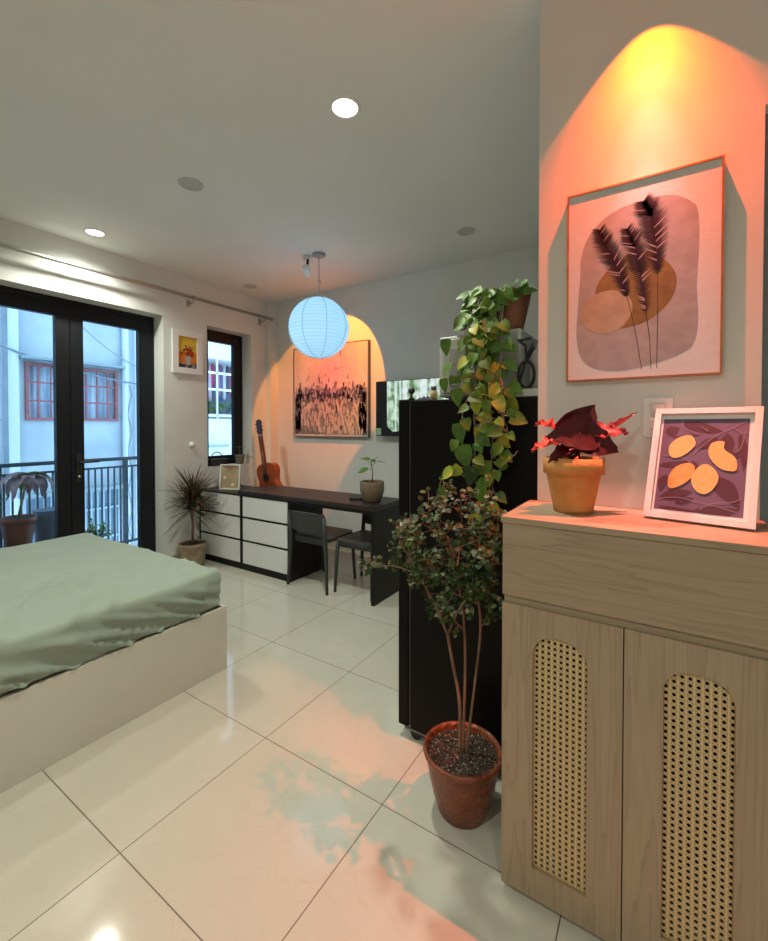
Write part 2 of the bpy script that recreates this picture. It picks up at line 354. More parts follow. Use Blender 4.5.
mb = MB(); mb.box(FX+.04, FX+.052, 1.63, 1.668, .89, 1.12); mb.cyl((FX+.05, 1.649, 1.055), (FX+.09, 1.649, 1.055), .011); mb.tube([(FX+.085, 1.642, 1.055), (FX+.088, 1.79, 1.055)], .009, 10)
mb.build('door_handle', BLACKP, d, bev=.002)
MB().cyl((FX+.05, 1.649, .935), (FX+.058, 1.649, .935), .011).build('lock_cylinder', CHROME, d)
# ---- small window
d = bpy.data.objects.new('window_1', None); C.objects.link(d); d.location = (FX, 3.07, WZ0); d['kind'] = 'structure'
mb = MB(); a, b = WY0+.001, WY1-.001; z0, z1 = WZ0+.001, WZ1-.001; e = .045
for q in ((a, a+e, z0, z1), (b-e, b, z0, z1), (a+e, b-e, z0, z0+e), (a+e, b-e, z1-e, z1)): mb.box(FX-.03, FX+.03, *q)
mb.build('window_frame', BLACKF, d, bev=.003)
a += e+.002; b -= e+.002; z0 += e+.002; z1 -= e+.002; e = .075
mb = MB()
for q in ((a, a+e, z0, z1), (b-e, b, z0, z1), (a+e, b-e, z0, z0+e*.7), (a+e, b-e, z1-e, z1)): mb.box(FX-.02, FX+.035, *q)
sash = mb.build('window_sash', BLACKF, d, bev=.004)
MB().box(FX-.004, FX+.004, a+e-.005, b-e+.005, z0+e*.7-.005, z1-e+.005).build('glass_pane', GLASS, sash)

# ================================================================ outside
BW = mottle('stained_blue_grey_render', (.34, .40, .43), (.50, .565, .60), 1.6, .9, bump=.2, detail=8)
BWL = flat('pale_pipe', (.55, .62, .66)); REDP = mottle('faded_red_paint', (.26, .075, .08), (.34, .11, .11), 20, .6)
struct('floor_balcony', MB().box(-5.2, XL-.22, -.8, 2.75, -.12, -.02), mottle('balcony_tile', (.45, .46, .46), (.52, .53, .53), 8, .5))
BX = -7.0
bd = thing('neighbour_building', (BX-.5, 2.6, -3), 'pale blue-grey rendered building facing the balcony, with a red-barred window', 'building')
mb = MB(); mb.box(BX-.6, BX, -3, 2.17, -3, 8); mb.box(BX-.6, BX, 3.31, 3.62, -3, 8)
mb.box(BX-.6, BX, 2.17, 3.31, -3, -1.0); mb.box(BX-.6, BX, 2.17, 3.31, .42, 1.44); mb.box(BX-.6, BX, 2.17, 3.31, 2.2, 8)
mb.build('wall', BW, bd)
mb = MB()
for z in (2.235, 1.44): mb.box(BX, BX+.012, -3, 1.95, z-.012, z+.012)
mb.box(BX, BX+.02, 1.93, 1.945, -3, 8); mb.build('render_joint', flat('joint_grey', (.30, .36, .40)), bd)
mb = MB()
mb.cyl((BX+.06, 2.04, -3), (BX+.06, 2.04, 8), .055, n=14); mb.build('drain_pipe', BWL, bd)
mb = MB(); mb.cyl((BX+.06, 3.40, -3), (BX+.06, 3.40, 8), .045, n=14); mb.build('drain_pipe', BWL, bd)
mb = MB(); mb.cyl((BX+.05, 3.56, -3), (BX+.05, 3.56, 8), .02, n=10); mb.build('drain_pipe', BWL, bd)
MB().box(BX, BX+.16, 2.10, 3.36, 2.24, 2.275).build('window_hood', flat('mossy_ledge', (.25, .33, .34)), bd, bev=.006)
wn = MB()
for y in (2.17, 3.27): wn.box(BX-.04, BX+.03, y, y+.04, 1.44, 2.2)
for z in (1.44, 2.165): wn.box(BX-.04, BX+.03, 2.21, 3.27, z, z+.035)
wf = wn.build('window_frame', REDP, bd, bev=.004)
g = MB()
for i in range(1, 8):
    y = 2.17+i*.142; wd = .022 if i % 2 else .012; g.box(BX+.005, BX+.025, y-wd/2, y+wd/2, 1.475, 2.165)
for z in (1.70, 1.945): g.box(BX, BX+.02, 2.21, 3.27, z-.011, z+.011)
g.build('window_grille', REDP, wf)
CURT = mottle('curtain_cloth', (.32, .42, .52), (.62, .72, .80), 5, .9, stretch=(1, 6, .2), lo=.4, hi=.6)
cu = MB(); n = 60
cu.add([(BX-.12+.02*math.sin(i*1.3), 2.2+i*1.1/n, z) for z in (1.45, 2.19) for i in range(n+1)], [(i, i+1, n+2+i, n+1+i) for i in range(n)], 0, True)
cu.build('curtain', CURT, wf)
lw = MB(); lw.box(BX-.1, BX-.06, 2.17, 3.31, -1.0, .42)
lw.build('lower_window_pane', flat('dull_glass', (.22, .30, .36), .3), bd)
lg = MB()
for i in range(14): y = 2.2+i*.082; lg.box(BX-.03, BX-.012, y, y+.02, -1, .40)
lg.box(BX-.04, BX, 2.17, 3.31, -.32, -.29); lg.box(BX-.04, BX, 2.17, 3.31, .12, .15)
lg.build('lower_window_grille', flat('blue_grey_bars', (.36, .45, .50)), bd)
MB().box(BX, BX+.3, 2.05, 3.38, .44, .48).build('lower_hood', flat('mossy_ledge_low', (.25, .32, .33)), bd)
cb = MB()
pts = [(BX+.12, 1.9+t*2.2, 2.36-.35*t+.10*(2*t-1)**2-.1) for t in [i/12 for i in range(13)]]; cb.tube(pts, .012, 6)
cb.tube([(BX+.1, 3.44+.03*math.sin(t*1.7), 2.0-t*.16) for t in range(18)], .008, 6)
cb.build('cable', flat('cable_grey', (.18, .22, .26)), bd)
cb = MB(); cb.tube([(BX+.12, 2.55+t*1.1, 3.0-.75*t-.1*math.sin(PI*t)) for t in [i/10 for i in range(11)]], .008, 6); cb.build('cable', flat('cable_thin', (.25, .3, .34)), bd)
# second building with laundry balcony seen through the small window
b2 = thing('laundry_building', (BX-.5, 5.6, -3), 'white building with an open laundry balcony, seen through the small window', 'building')
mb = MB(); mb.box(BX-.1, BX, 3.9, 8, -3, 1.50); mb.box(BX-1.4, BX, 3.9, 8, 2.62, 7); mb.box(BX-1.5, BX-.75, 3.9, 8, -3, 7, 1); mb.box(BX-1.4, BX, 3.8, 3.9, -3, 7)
mb.build('wall', [mottle('white_render', (.60, .66, .70), (.68, .73, .76), 2, .9), flat('back_wall_painted_shade', (.12, .15, .18))], b2)  # back wall coloured dark to put the recess's shade into its paint
rl = MB()
for z in (2.36, 2.05, 1.56): rl.box(BX-.03, BX, 3.9, 8, z-.02, z+.02)
for y in (4.2, 5.08, 6.2): rl.box(BX-.03, BX, y-.012, y+.012, 1.5, 2.62)
rl.build('railing', flat('white_rail', (.72, .78, .82)), b2)
MB().box(BX, BX+.05, 4.6, 5.3, .97, 1.01).build('ledge', flat('grey_ledge', (.30, .36, .40)), b2)
rn = random.Random(6); cols = [(.55, .06, .16), (.60, .25, .38), (.16, .20, .34), (.65, .68, .72), (.10, .12, .18), (.50, .08, .12), (.30, .36, .50), (.70, .55, .60)]
cm = [mottle('laundry_cloth', c, tuple(x*.8 for x in c), 6, .9) for c in cols]
for i in range(14):
    y = 4.55+i*.085; h = rn.uniform(.38, .90); yw = rn.uniform(.055, .075); z1 = 2.58; mb = MB(); n = 8; xo = BX-.30-rn.uniform(0, .06)
    vs = [(xo+.015*math.sin(k*2.1+i), y-yw/2*(1 if r else .55)+yw*(1 if r else .55)*k/n, z1-(h*r/3)+(-.01*math.sin(k+i) if r == 3 else 0)) for r in range(4) for k in range(n+1)]
    mb.add(vs, [(r*(n+1)+k, r*(n+1)+k+1, (r+1)*(n+1)+k+1, (r+1)*(n+1)+k) for r in range(3) for k in range(n)], 0, True)
    o = mb.build('hanging_garment', cm[i % 8], loc=(xo, y, z1), solid=.006)
    tag(o, 'garment hanging in the row of laundry on the balcony outside the small window', 'laundry', 'laundry hanging outside the small window')
mb = MB(); mb.box(BX-.22, BX-.06, 4.9, 5.6, 1.502, 1.60, 1)
for i in range(90):
    p = (BX-.14+rn.uniform(-.07, .07), rn.uniform(4.92, 5.6), rn.uniform(1.6, 1.80)); mb.leaf(p, (rn.uniform(-1, 1), rn.uniform(-1, 1), rn.uniform(-.2, 1)), (0, 0, 1), .09, .05, 0, seg=3 if 0 else 6)
tag(mb.build('planter_box', [LG, flat('grey_planter', (.3, .34, .36))]), 'planter with leafy green plants on the laundry balcony outside', 'plant')
# balcony railing
rt = thing('balcony_railing', (-5.0, 1.3, -.02), 'grey metal balcony railing outside the glass door', 'railing')
RG = mottle('blue_grey_metal', (.05, .075, .085), (.07, .095, .105), 8, .5)
MB().box(-5.03, -4.97, -.6, 2.66, .985, 1.02).box(-5.02, -4.98, 2.62, 2.66, .985, 1.02).build('top_rail', RG, rt, bev=.004)
MB().box(-5.012, -4.988, -.6, 2.64, .905, .925).build('middle_rail', RG, rt)
MB().box(-5.012, -4.988, -.6, 2.64, .06, .085).build('bottom_rail', RG, rt)
for y in (.2, 1.35, 2.44): MB().box(-5.02, -4.98, y-.02, y+.02, -.02, .99).build('post', RG, rt)
y = -.55
while y < 2.64:
    if min(abs(y-q) for q in (.2, 1.35, 2.44)) > .035: MB().box(-5.007, -4.993, y-.007, y+.007, .085, .906).build('baluster', RG, rt)
    y += .0625
MB().box(-5.0, T, 2.625, 2.655, .985, 1.015).build('return_rail', RG, rt)

def potmesh(c, rt_, rb, h, rim=.0, rimh=.03, th=.008, m=0, n=36, belly=0):
    x, y, z = c; P = [(.001, 0), (rb, 0)]
    ro = rt_-rim
    zz = h-rimh if rim else h
    for i in range(1, 9):
        t = i/8; P.append((rb+(ro-rb)*t+belly*math.sin(PI*t), zz*t))
    if rim: P += [(rt_, zz+.001), (rt_, h)]
    P += [(rt_-th, h), (rt_-th-.002, h-.02), (rt_-th-.006, h-.045), (.001, h-.045)]
    return MB().lathe(c, P, n, m)
def pot_parts(t, c, rt_, rb, h, mat, rim=0, rimh=.03, sd=.015, belly=0, th=.008, soil=SOIL):
    p = potmesh(c, rt_, rb, h, rim, rimh, th, belly=belly).build('pot', mat, t)
    mb = MB(); rr = rt_-th-.003; rg = random.Random(3)
    rings = 7; vs = [(c[0], c[1], c[2]+h-sd+.004)]; n = 28
    for i in range(1, rings+1):
        for k in range(n):
            a = 2*PI*k/n; r = rr*i/rings; vs.append((c[0]+r*math.cos(a), c[1]+r*math.sin(a), c[2]+h-sd+rg.uniform(-.003, .003)*(rt_/.12)))
    fs = [(0, 1+k, 1+(k+1) % n) for k in range(n)]+[(1+(i-1)*n+k, 1+i*n+k, 1+i*n+(k+1) % n, 1+(i-1)*n+(k+1) % n) for i in range(1, rings) for k in range(n)]
    mb.add(vs, fs, 0, True); mb.build('soil', soil, t)
    return p
rn = random.Random(11)
# outdoor plants on the balcony
t = thing('wilting_potted_plant', (-4.70, 1.40, -.02), 'wilting broad-leaved plant in a terracotta pot outside the glass door', 'plant')
pot_parts(t, (-4.70, 1.40, .30), .13, .09, .27, TERRAP, rim=.012, rimh=.05)
MB().tube([(-4.70, 1.40, .55), (-4.68, 1.43, .75), (-4.66, 1.46, .92)], [.012, .01, .008]).build('stem', STEMG, t)
mb = MB()
for i in range(11):
    a = i*2*PI/11+.3; d3 = (math.cos(a), math.sin(a), .25+.2*rn.random()); mb.leaf((-4.66, 1.46, .92+.015*(i % 3)), d3, (0, 0, 1), rn.uniform(.26, .36), .095, 1 if i in (2, 5) else 0, 'lance', 2.1, .3)
mb.build('foliage', [LW, LY], t)
MB().box(-4.83, -4.57, 1.27, 1.53, -.02, .30).build('stand', flat('outdoor_stand', (.16, .18, .2)), t)
t = thing('grey_planter', (-4.82, 1.68, -.02), 'tall blue-grey empty planter beside the wilting plant on the balcony', 'planter')
MB().lathe((-4.82, 1.68, -.02), [(.001, 0), (.10, 0), (.135, .60), (.125, .60), (.09, .55), (.001, .55)], 28).build('planter_body', flat('blue_grey_planter', (.16, .20, .24)), t)
MB().disc((-4.82, 1.68, .54), .12).build('soil', SOIL, t)
def bushy(name, c, r, h, label, n, mats, potm, leafl=.06, pr=.1, ph=.2):
    t = thing(name, c, label, 'plant'); pot_parts(t, c, pr, pr*.75, ph, potm)
    st = MB(); fo = MB()
    for i in range(12):
        a = rn.uniform(0, 6.28); q = r*rn.uniform(.3, 1); top = Vc((c[0]+q*math.cos(a), c[1]+q*math.sin(a), c[2]+ph+h*rn.uniform(.5, 1)))
        b0 = Vc((c[0], c[1], c[2]+ph-.03)); mid = (b0+top)/2+Vc((0, 0, .04)); st.tube([b0, mid, top], .0035, 5)
        for k in range(n):
            f = rn.uniform(.3, 1); p = b0.lerp(mid, f*2) if f < .5 else mid.lerp(top, f*2-1)
            fo.leaf(p, (rn.uniform(-1, 1), rn.uniform(-1, 1), rn.uniform(-.2, .8)), (0, 0, 1), leafl*rn.uniform(.7, 1.2), leafl*.5, rn.randrange(len(mats)), 'oval')
    st.build('stem', STEMG, t); fo.build('foliage', mats, t)
bushy('leafy_potted_plant', (-4.62, 1.08, -.02), .22, .45, 'green leafy plant at the left edge of the balcony door, beside the terracotta pot', 9, [LG, LS], TERRAP, .08, .14, .5)
bushy('small_potted_plant', (-4.72, 2.02, -.02), .13, .26, 'low green plant in a pot at the foot of the balcony railing', 7, [LG, LY], flat('white_outdoor_pot', (.6, .65, .68)), .06, .10, .18)

# ================================================================ curtain rod and ceiling fittings
t = thing('curtain_rod', (-3.90, 1.2, 2.635), 'long silver curtain rod above the balcony door and small window', 'curtain rod')
MB().cyl((-3.90, -1.6, 2.635), (-3.90, 3.57, 2.635), .016, n=14).build('rod', STEEL, t)
MB().lathe((-3.90, 3.57, 2.635), [(.001, 0), (.022, 0), (.022, .03), (.001, .034)], 16, axis=Vc((0, 1, 0))).build('finial', STEEL, t)
for y in (-.6, 2.57, 3.48):
    mb = MB(); mb.box(XL, XL+.008, y-.02, y+.02, 2.56, 2.63); mb.tube([(XL, y, 2.60), (-3.93, y, 2.585), (-3.90, y, 2.612)], .007, 8); mb.lathe((-3.90, y-.012, 2.635), [(.018, 0), (.022, 0), (.022, .024), (.018, .024)], 16, axis=Vc((0, 1, 0)))
    mb.build('bracket', STEEL, t)
RINGM = pm('ceiling_ring_paint', (.55, .56, .53), .5)
def downlight(x, y, on, label, r=.060):
    t = thing('ceiling_downlight', (x, y, CEIL), label, 'ceiling light', 'recessed round ceiling lights')
    MB().lathe((x, y, CEIL), [(r+.014, 0), (r+.012, -.006), (r, -.008), (r-.002, -.003)], 36).build('trim_ring', RINGM if not on else WHITE, t)
    MB().disc((x, y, CEIL-.003), r, m=0, up=-1).build('diffuser', LAMPON if on else LAMPOFF, t)
downlight(-1.256, 1.611, True, 'bright round ceiling light nearest the partition wall, large glowing white disc')
downlight(-3.68, 1.59, True, 'lit round ceiling light close to the curtain rod')
downlight(-2.453, 1.60, False, 'unlit round ceiling light between the two lit ones')
downlight(-1.265, 3.125, False, 'unlit round ceiling light above the fridge side of the room', .058)
downlight(-3.697, 3.09, False, 'unlit round ceiling light in the far left corner by the rod end')
for x, y, l in ((-.6, -.6, 'added unseen round ceiling light behind the viewpoint, filling the room, nearest the bed'), (-2.45, -.9, 'added unseen round ceiling light filling the room, above the head of the bed'), (.9, -1.2, 'added unseen round ceiling light filling the room, in the rear right corner')):  # unseen downlights added to fill the room
    downlight(x, y, True, l)
def spot_fixture(P, aim, z1, label):
    t = thing('spotlight', (P[0], P[1], z1), label, 'spotlight'); P = Vc(P); a = (Vc(aim)-P).normalized()
    MB().cyl((P.x, P.y, z1-.025), (P.x, P.y, z1), .045, n=24).build('mount', WHITE, t)
    MB().tube([(P.x, P.y, z1-.02), P-a*.05], .011, 8).build('joint', BLACKP, t)
    b = P-a*.09; mb = MB(); mb.lathe(b, [(.001, 0), (.026, .0), (.033, .01), (.034, .088), (.030, .088), (.028, .06)], 24, axis=a); mb.build('head', WHITE, t)
spot_fixture(S2, (-3.03, 3.7, 2.02), CEIL, 'small adjustable spotlight on the ceiling beside the paper lantern')
spot_fixture(S1, (-.035, 1.455, 0), CEIL, 'small ceiling spotlight close above the botanical print, washing the wall orange')
# pendant
PX, PY, PZ, PR = -2.509, 2.846, 2.218, .263
t = thing('paper_lantern', (PX, PY, CEIL), 'round white paper lantern glowing pale blue, hanging from the ceiling', 'pendant lamp')
MB().lathe((PX, PY, CEIL), [(.001, -.022), (.05, -.022), (.058, -.016), (.058, 0)], 28).build('ceiling_rose', pm('grey_rose', (.3, .3, .32), .4), t)
MB().tube([(PX, PY, CEIL-.02), (PX+.003, PY, 2.62), (PX, PY, PZ+PR-.01)], .0035, 6).tube([(PX-.01, PY, 2.62), (PX+.012, PY, 2.625), (PX+.02, PY, 2.60)], .004, 6).build('cord', pm('cord_grey', (.42, .40, .42), .5), t)
def lantern_mat():
    m = bpy.data.materials.new('lantern_paper'); m.use_nodes = True; nt = m.node_tree; b = nt.nodes['Principled BSDF']; L = nt.links.new
    b.inputs['Base Color'].default_value = (.8, .86, .9, 1); b.inputs['Roughness'].default_value = .8
    tr = N(nt, 'BsdfTranslucent'); tr.inputs[0].default_value = (.62, .84, .95, 1); mx = N(nt, 'MixShader'); mx.inputs[0].default_value = .6
    em = N(nt, 'Emission'); em.inputs[0].default_value = (.28, .62, .95, 1); em.inputs[1].default_value = .085; ad = N(nt, 'AddShader')
    L(b.outputs[0], mx.inputs[1]); L(tr.outputs[0], mx.inputs[2]); L(mx.outputs[0], ad.inputs[0]); L(em.outputs[0], ad.inputs[1]); L(ad.outputs[0], nt.nodes['Material Output'].inputs[0]); return m
prof = []; NR = 26
for i in range(NR*4+1):
    th = .09+(PI-.18)*i/(NR*4); rr = PR*(1-.010*abs(math.sin(PI*(i/4)))**.6 if 0 else 1-.012*(1-abs(math.cos(PI*i/4)))); prof.append((rr*math.sin(th), -rr*math.cos(th)))
MB().lathe((PX, PY, PZ), prof, 64).build('paper_shade', lantern_mat(), t)
mb = MB()
for i in range(NR+1):
    th = .09+(PI-.18)*i/NR; r = (PR+.0006)*math.sin(th); z = -(PR+.0006)*math.cos(th)
    n = 56; mb.tube([(PX+r*math.cos(2*PI*k/n), PY+r*math.sin(2*PI*k/n), PZ+z) for k in range(n+1)], .0011, 4, cap=False)
mb.build('wire_hoops', pm('bamboo_hoop', (.42, .62, .72), .6), t)
mb = MB()
for k in range(8):
    a = 2*PI*k/8+.18; mb.tube([(PX+(PR+.001)*math.sin(th)*math.cos(a), PY+(PR+.001)*math.sin(th)*math.sin(a), PZ-(PR+.001)*math.cos(th)) for th in [.09+(PI-.18)*i/24 for i in range(25)]], .0016, 5)
mb.build('vertical_thread', pm('thread_grey', (.16, .28, .36), .6), t)

# ================================================================ bed
t = thing('bed', (-2.88, .52, 0), 'pale laminate bed base standing beside the balcony door', 'bed')
BX0, BX1, BY0, BY1, BZ = -3.72, -2.04, -.52, 1.533, .349
MB().box(BX1-.018, BX1, BY0, BY1, 0, BZ).build('side_panel', BEDM, t, bev=.0015)
MB().box(BX0, BX0+.018, BY0, BY1, 0, BZ).build('side_panel', BEDM, t, bev=.0015)
MB().box(BX0+.019, BX1-.019, BY1-.018, BY1, 0, BZ).build('foot_panel', BEDM, t, bev=.0015)
MB().box(BX0+.019, BX1-.019, BY0, BY0+.018, 0, BZ).build('head_panel', BEDM, t, bev=.0015)
MB().box(BX0+.019, BX1-.019, BY0+.019, BY1-.019, .27, .295).build('platform', BEDM, t)
def sheet_mattress():
    x0, x1, y0, y1, top = -3.685, -2.046, -.49, 1.522, .556; rc = .05; mb = MB(); per = []
    def arc(cx, cy, a0):
        for k in range(1, 8): a = a0+PI/2*k/8; per.append(((cx+rc*math.cos(a)), (cy+rc*math.sin(a)), math.cos(a), math.sin(a)))
    m1 = 150; m2 = 130
    for k in range(m1+1): per.append((x1, y0+rc+(y1-y0-2*rc)*k/m1, 1, 0))
    arc(x1-rc, y1-rc, 0)
    for k in range(m2+1): per.append((x1-rc-(x1-x0-2*rc)*k/m2, y1, 0, 1))
    arc(x0+rc, y1-rc, PI/2)
    for k in range(m1+1): per.append((x0, y1-rc-(y1-y0-2*rc)*k/m1, -1, 0))
    arc(x0+rc, y0+rc, PI)
    for k in range(m2+1): per.append((x0+rc+(x1-x0-2*rc)*k/m2, y0, 0, -1))
    arc(x1-rc, y0+rc, 1.5*PI)
    n = len(per); S = [0]
    for i in range(1, n): S.append(S[-1]+math.hypot(per[i][0]-per[i-1][0], per[i][1]-per[i-1][1]))
    ra = .035
    def ridge(u, v, f, stretch, seed):
        q = noise.noise(Vc((u*f, v*f/stretch, seed))); return (1-abs(q)*2.2)**3 if abs(q) < .45 else 0
    def topz(x, y):
        d1 = ((x+2.1)*.55+(y-1.5)*.83); d2 = ((x+2.1)*.83-(y-1.5)*.55)
        z = .020*ridge(d1, d2, 6.5, 5, 3.1)*min(1, max(0, (x+3.3)*1.2))+.004*ridge(d1*.6+d2*.5, d2*.8-d1*.5, 9, 4, 7.7)+.006*noise.noise(Vc((x*2, y*2, 1)))
        return top+z-.004
    rows = []
    rings = 34
    for j in range(rings, 0, -1):         # inner top, shrinking towards the middle line
        f = j/rings; cx, cy = (x0+x1)/2, (y0+y1)/2; row = []
        for (x, y, nx, ny) in per:
            xx = x-nx*ra; yy = y-ny*ra; g = (1-f); xx = cx+(xx-cx)*g; yy = cy+(yy-cy)*g; row.append((xx, yy, topz(xx, yy)))
        rows.append(row)
    for k in range(5):
        a = PI/2*k/4; row = []
        for i, (x, y, nx, ny) in enumerate(per):
            xx = x-nx*ra*(1-math.sin(a)); yy = y-ny*ra*(1-math.sin(a)); z = topz(xx, yy)-ra*(1-math.cos(a)); row.append((xx, yy, z))
        rows.append(row)
    H = 12
    for k in range(1, H+1):
        t_ = k/H; row = []
        for i, (x, y, nx, ny) in enumerate(per):
            s_ = S[i]; hem = .351+.034*abs(noise.noise(Vc((s_*2.3, 0, 5))))+.008*abs(noise.noise(Vc((s_*9, 0, 8))))
            z0 = topz(x, y)-ra; z = z0+(hem-z0)*t_; dd = (top-z)
            sg = s_ if nx > .5 else -s_
            w_ = ridge(sg-dd*2.6, dd*.6+sg*.3, 5.5, 3.5, 2.0)+.3*ridge(sg-dd*1.8, dd, 11, 4, 9.0)
            amp = .032*min(1, t_*2.2+.15)*(1 if (nx in (1, -1) and y < y1-.12) else .35); b = -.004*math.sin(PI*min(1, t_*1.1))
            o = amp*w_+b+.006*noise.noise(Vc((s_*3, z*6, 4)))-.010*t_*t_; row.append((x+nx*o, y+ny*o, z))
        rows.append(row)
    vs = [p for r in rows for p in r]; fs = []
    for j in range(len(rows)-1):
        for i in range(n):
            i2 = (i+1) % n; fs.append((j*n+i, (j+1)*n+i, (j+1)*n+i2, j*n+i2))
    mb.add(vs, fs, 0, True); return mb
t = thing('mattress', (-2.88, .5, .295), 'thick mattress under a wrinkled sage green sheet on the bed', 'mattress')
MB().box(-3.675, -2.075, -.48, 1.498, .296, .515).build('mattress_core', flat('mattress_ticking', (.42, .36, .27)), t, bev=.03)
sheet_mattress().build('fitted_sheet', SHEET, t)

# ================================================================ dresser, desk, chairs
t = thing('dresser', (-3.35, 2.89, 0), 'low black dresser with six white drawers against the left wall', 'dresser')
X0, X1, Y0, Y1 = -3.985, -2.69, 2.67, 3.10
mb = MB(); mb.box(X0, X1, Y0+.004, Y1, 0, .06); mb.box(X0, X0+.018, Y0, Y1, .06, .70); mb.box(X1-.03, X1, Y0, Y1, .06, .70); mb.box(-3.351, -3.315, Y0, Y1, .06, .70); mb.box(X0, X1, Y1-.012, Y1, .06, .70)
for z in (.272, .492): mb.box(X0+.018, X1-.03, Y0, Y1-.012, z, z+.014)
mb.build('carcass', BLACKW, t, bev=.001)
MB().box(X0, X1, Y0-.004, Y1, .70, .716).build('top', TOPW, t, bev=.001)
for xa, xb in ((X0+.022, -3.355), (-3.311, X1-.034)):
    for za, zb in ((.064, .269), (.289, .489), (.509, .696)): MB().box(xa, xb, Y0-.001, Y0+.017, za, zb).build('drawer', WHITEL, t, bev=.0015)
t = thing('desk', (-2.58, 2.88, 0), 'black desk with a dark brown top that overlaps the white-drawered dresser', 'desk')
MB().box(-3.36, -1.80, 2.655, 3.105, .717, .752).build('desktop', TOPW, t, bev=.002)
MB().box(-1.83, -1.80, 2.655, 3.105, 0, .7165).build('side_panel', BLACKW, t, bev=.002)
MB().box(-2.685, -1.832, 2.66, 2.70, .69, .7165).build('front_rail', BLACKW, t)

def chair(name, label):
    t = thing(name, (0, 0, 0), label, 'chair')          # seat faces +y, origin between the feet
    mb = MB()
    out = [(-.19, -.17), (-.165, -.2), (.165, -.2), (.19, -.17), (.185, .16), (.15, .2), (-.15, .2), (-.185, .16)]
    mb.prism(out, (0, 0, .402), (1, 0, 0), (0, 1, 0), (0, 0, 1), .03); mb.build('seat', GREYC, t, bev=.01, seg=3)
    mb = MB(); n = 14; vs = []
    for j, z in enumerate((.475, .50, .60, .645, .655)):
        for i in range(n+1):
            u = -1+2*i/n; w_ = .20*(.86 if j == 0 else .97 if j in (1, 4) else 1.0); vs.append((u*w_, -.205-.035*(z-.43)/.22*1.0-.028*(1-u*u)*1.0+.0, z-(.02*abs(u)**4 if j == 4 else 0)+(.02*abs(u)**4 if j == 0 else 0)))
    mb.add(vs, [(j*(n+1)+i, j*(n+1)+i+1, (j+1)*(n+1)+i+1, (j+1)*(n+1)+i) for j in range(4) for i in range(n)], 0, True)
    mb.build('backrest', GREYC, t, solid=.014)
    for s_ in (-1, 1):
        mb = MB(); mb.tube([(s_*.195, -.235, .62), (s_*.192, -.215, .43), (s_*.200, -.215, .30), (s_*.218, -.225, .0)], [.015, .019, .017, .0125], 10); mb.build('leg', GREYC, t)
        mb = MB(); mb.tube([(s_*.172, .170, .415), (s_*.178, .185, .20), (s_*.183, .197, .0)], [.018, .0155, .0125], 10); mb.build('leg', GREYC, t)
    MB().box(-.17, .17, -.19, -.17, .375, .403).box(-.17, .17, .16, .18, .375, .403).build('apron', GREYC, t)
    return t
c1 = chair('dining_chair', 'charcoal plastic chair seen from behind, pushed under the desk beside the drawers'); c1.location = (-2.463, 2.86, 0); c1['group'] = 'charcoal chairs at the desk'
c2 = dup(c1, (-2.052, 2.92, 0), 'charcoal plastic chair on the far side of the desk, half hidden by the side panel', PI)

def frame4(mb, O, U, V, Nn, w_, h, b, t_, m=0):
    """picture frame border: four bars, front at O + N*t"""
    O, U, V, Nn = Vc(O), Vc(U), Vc(V), Vc(Nn)
    for (x0, x1, y0, y1) in ((0, w_, 0, b), (0, w_, h-b, h), (0, b, b, h-b), (w_-b, w_, b, h-b)):
        mb.prism([(x0, y0), (x1, y0), (x1, y1), (x0, y1)], O, U, V, Nn, t_, m)
    return mb
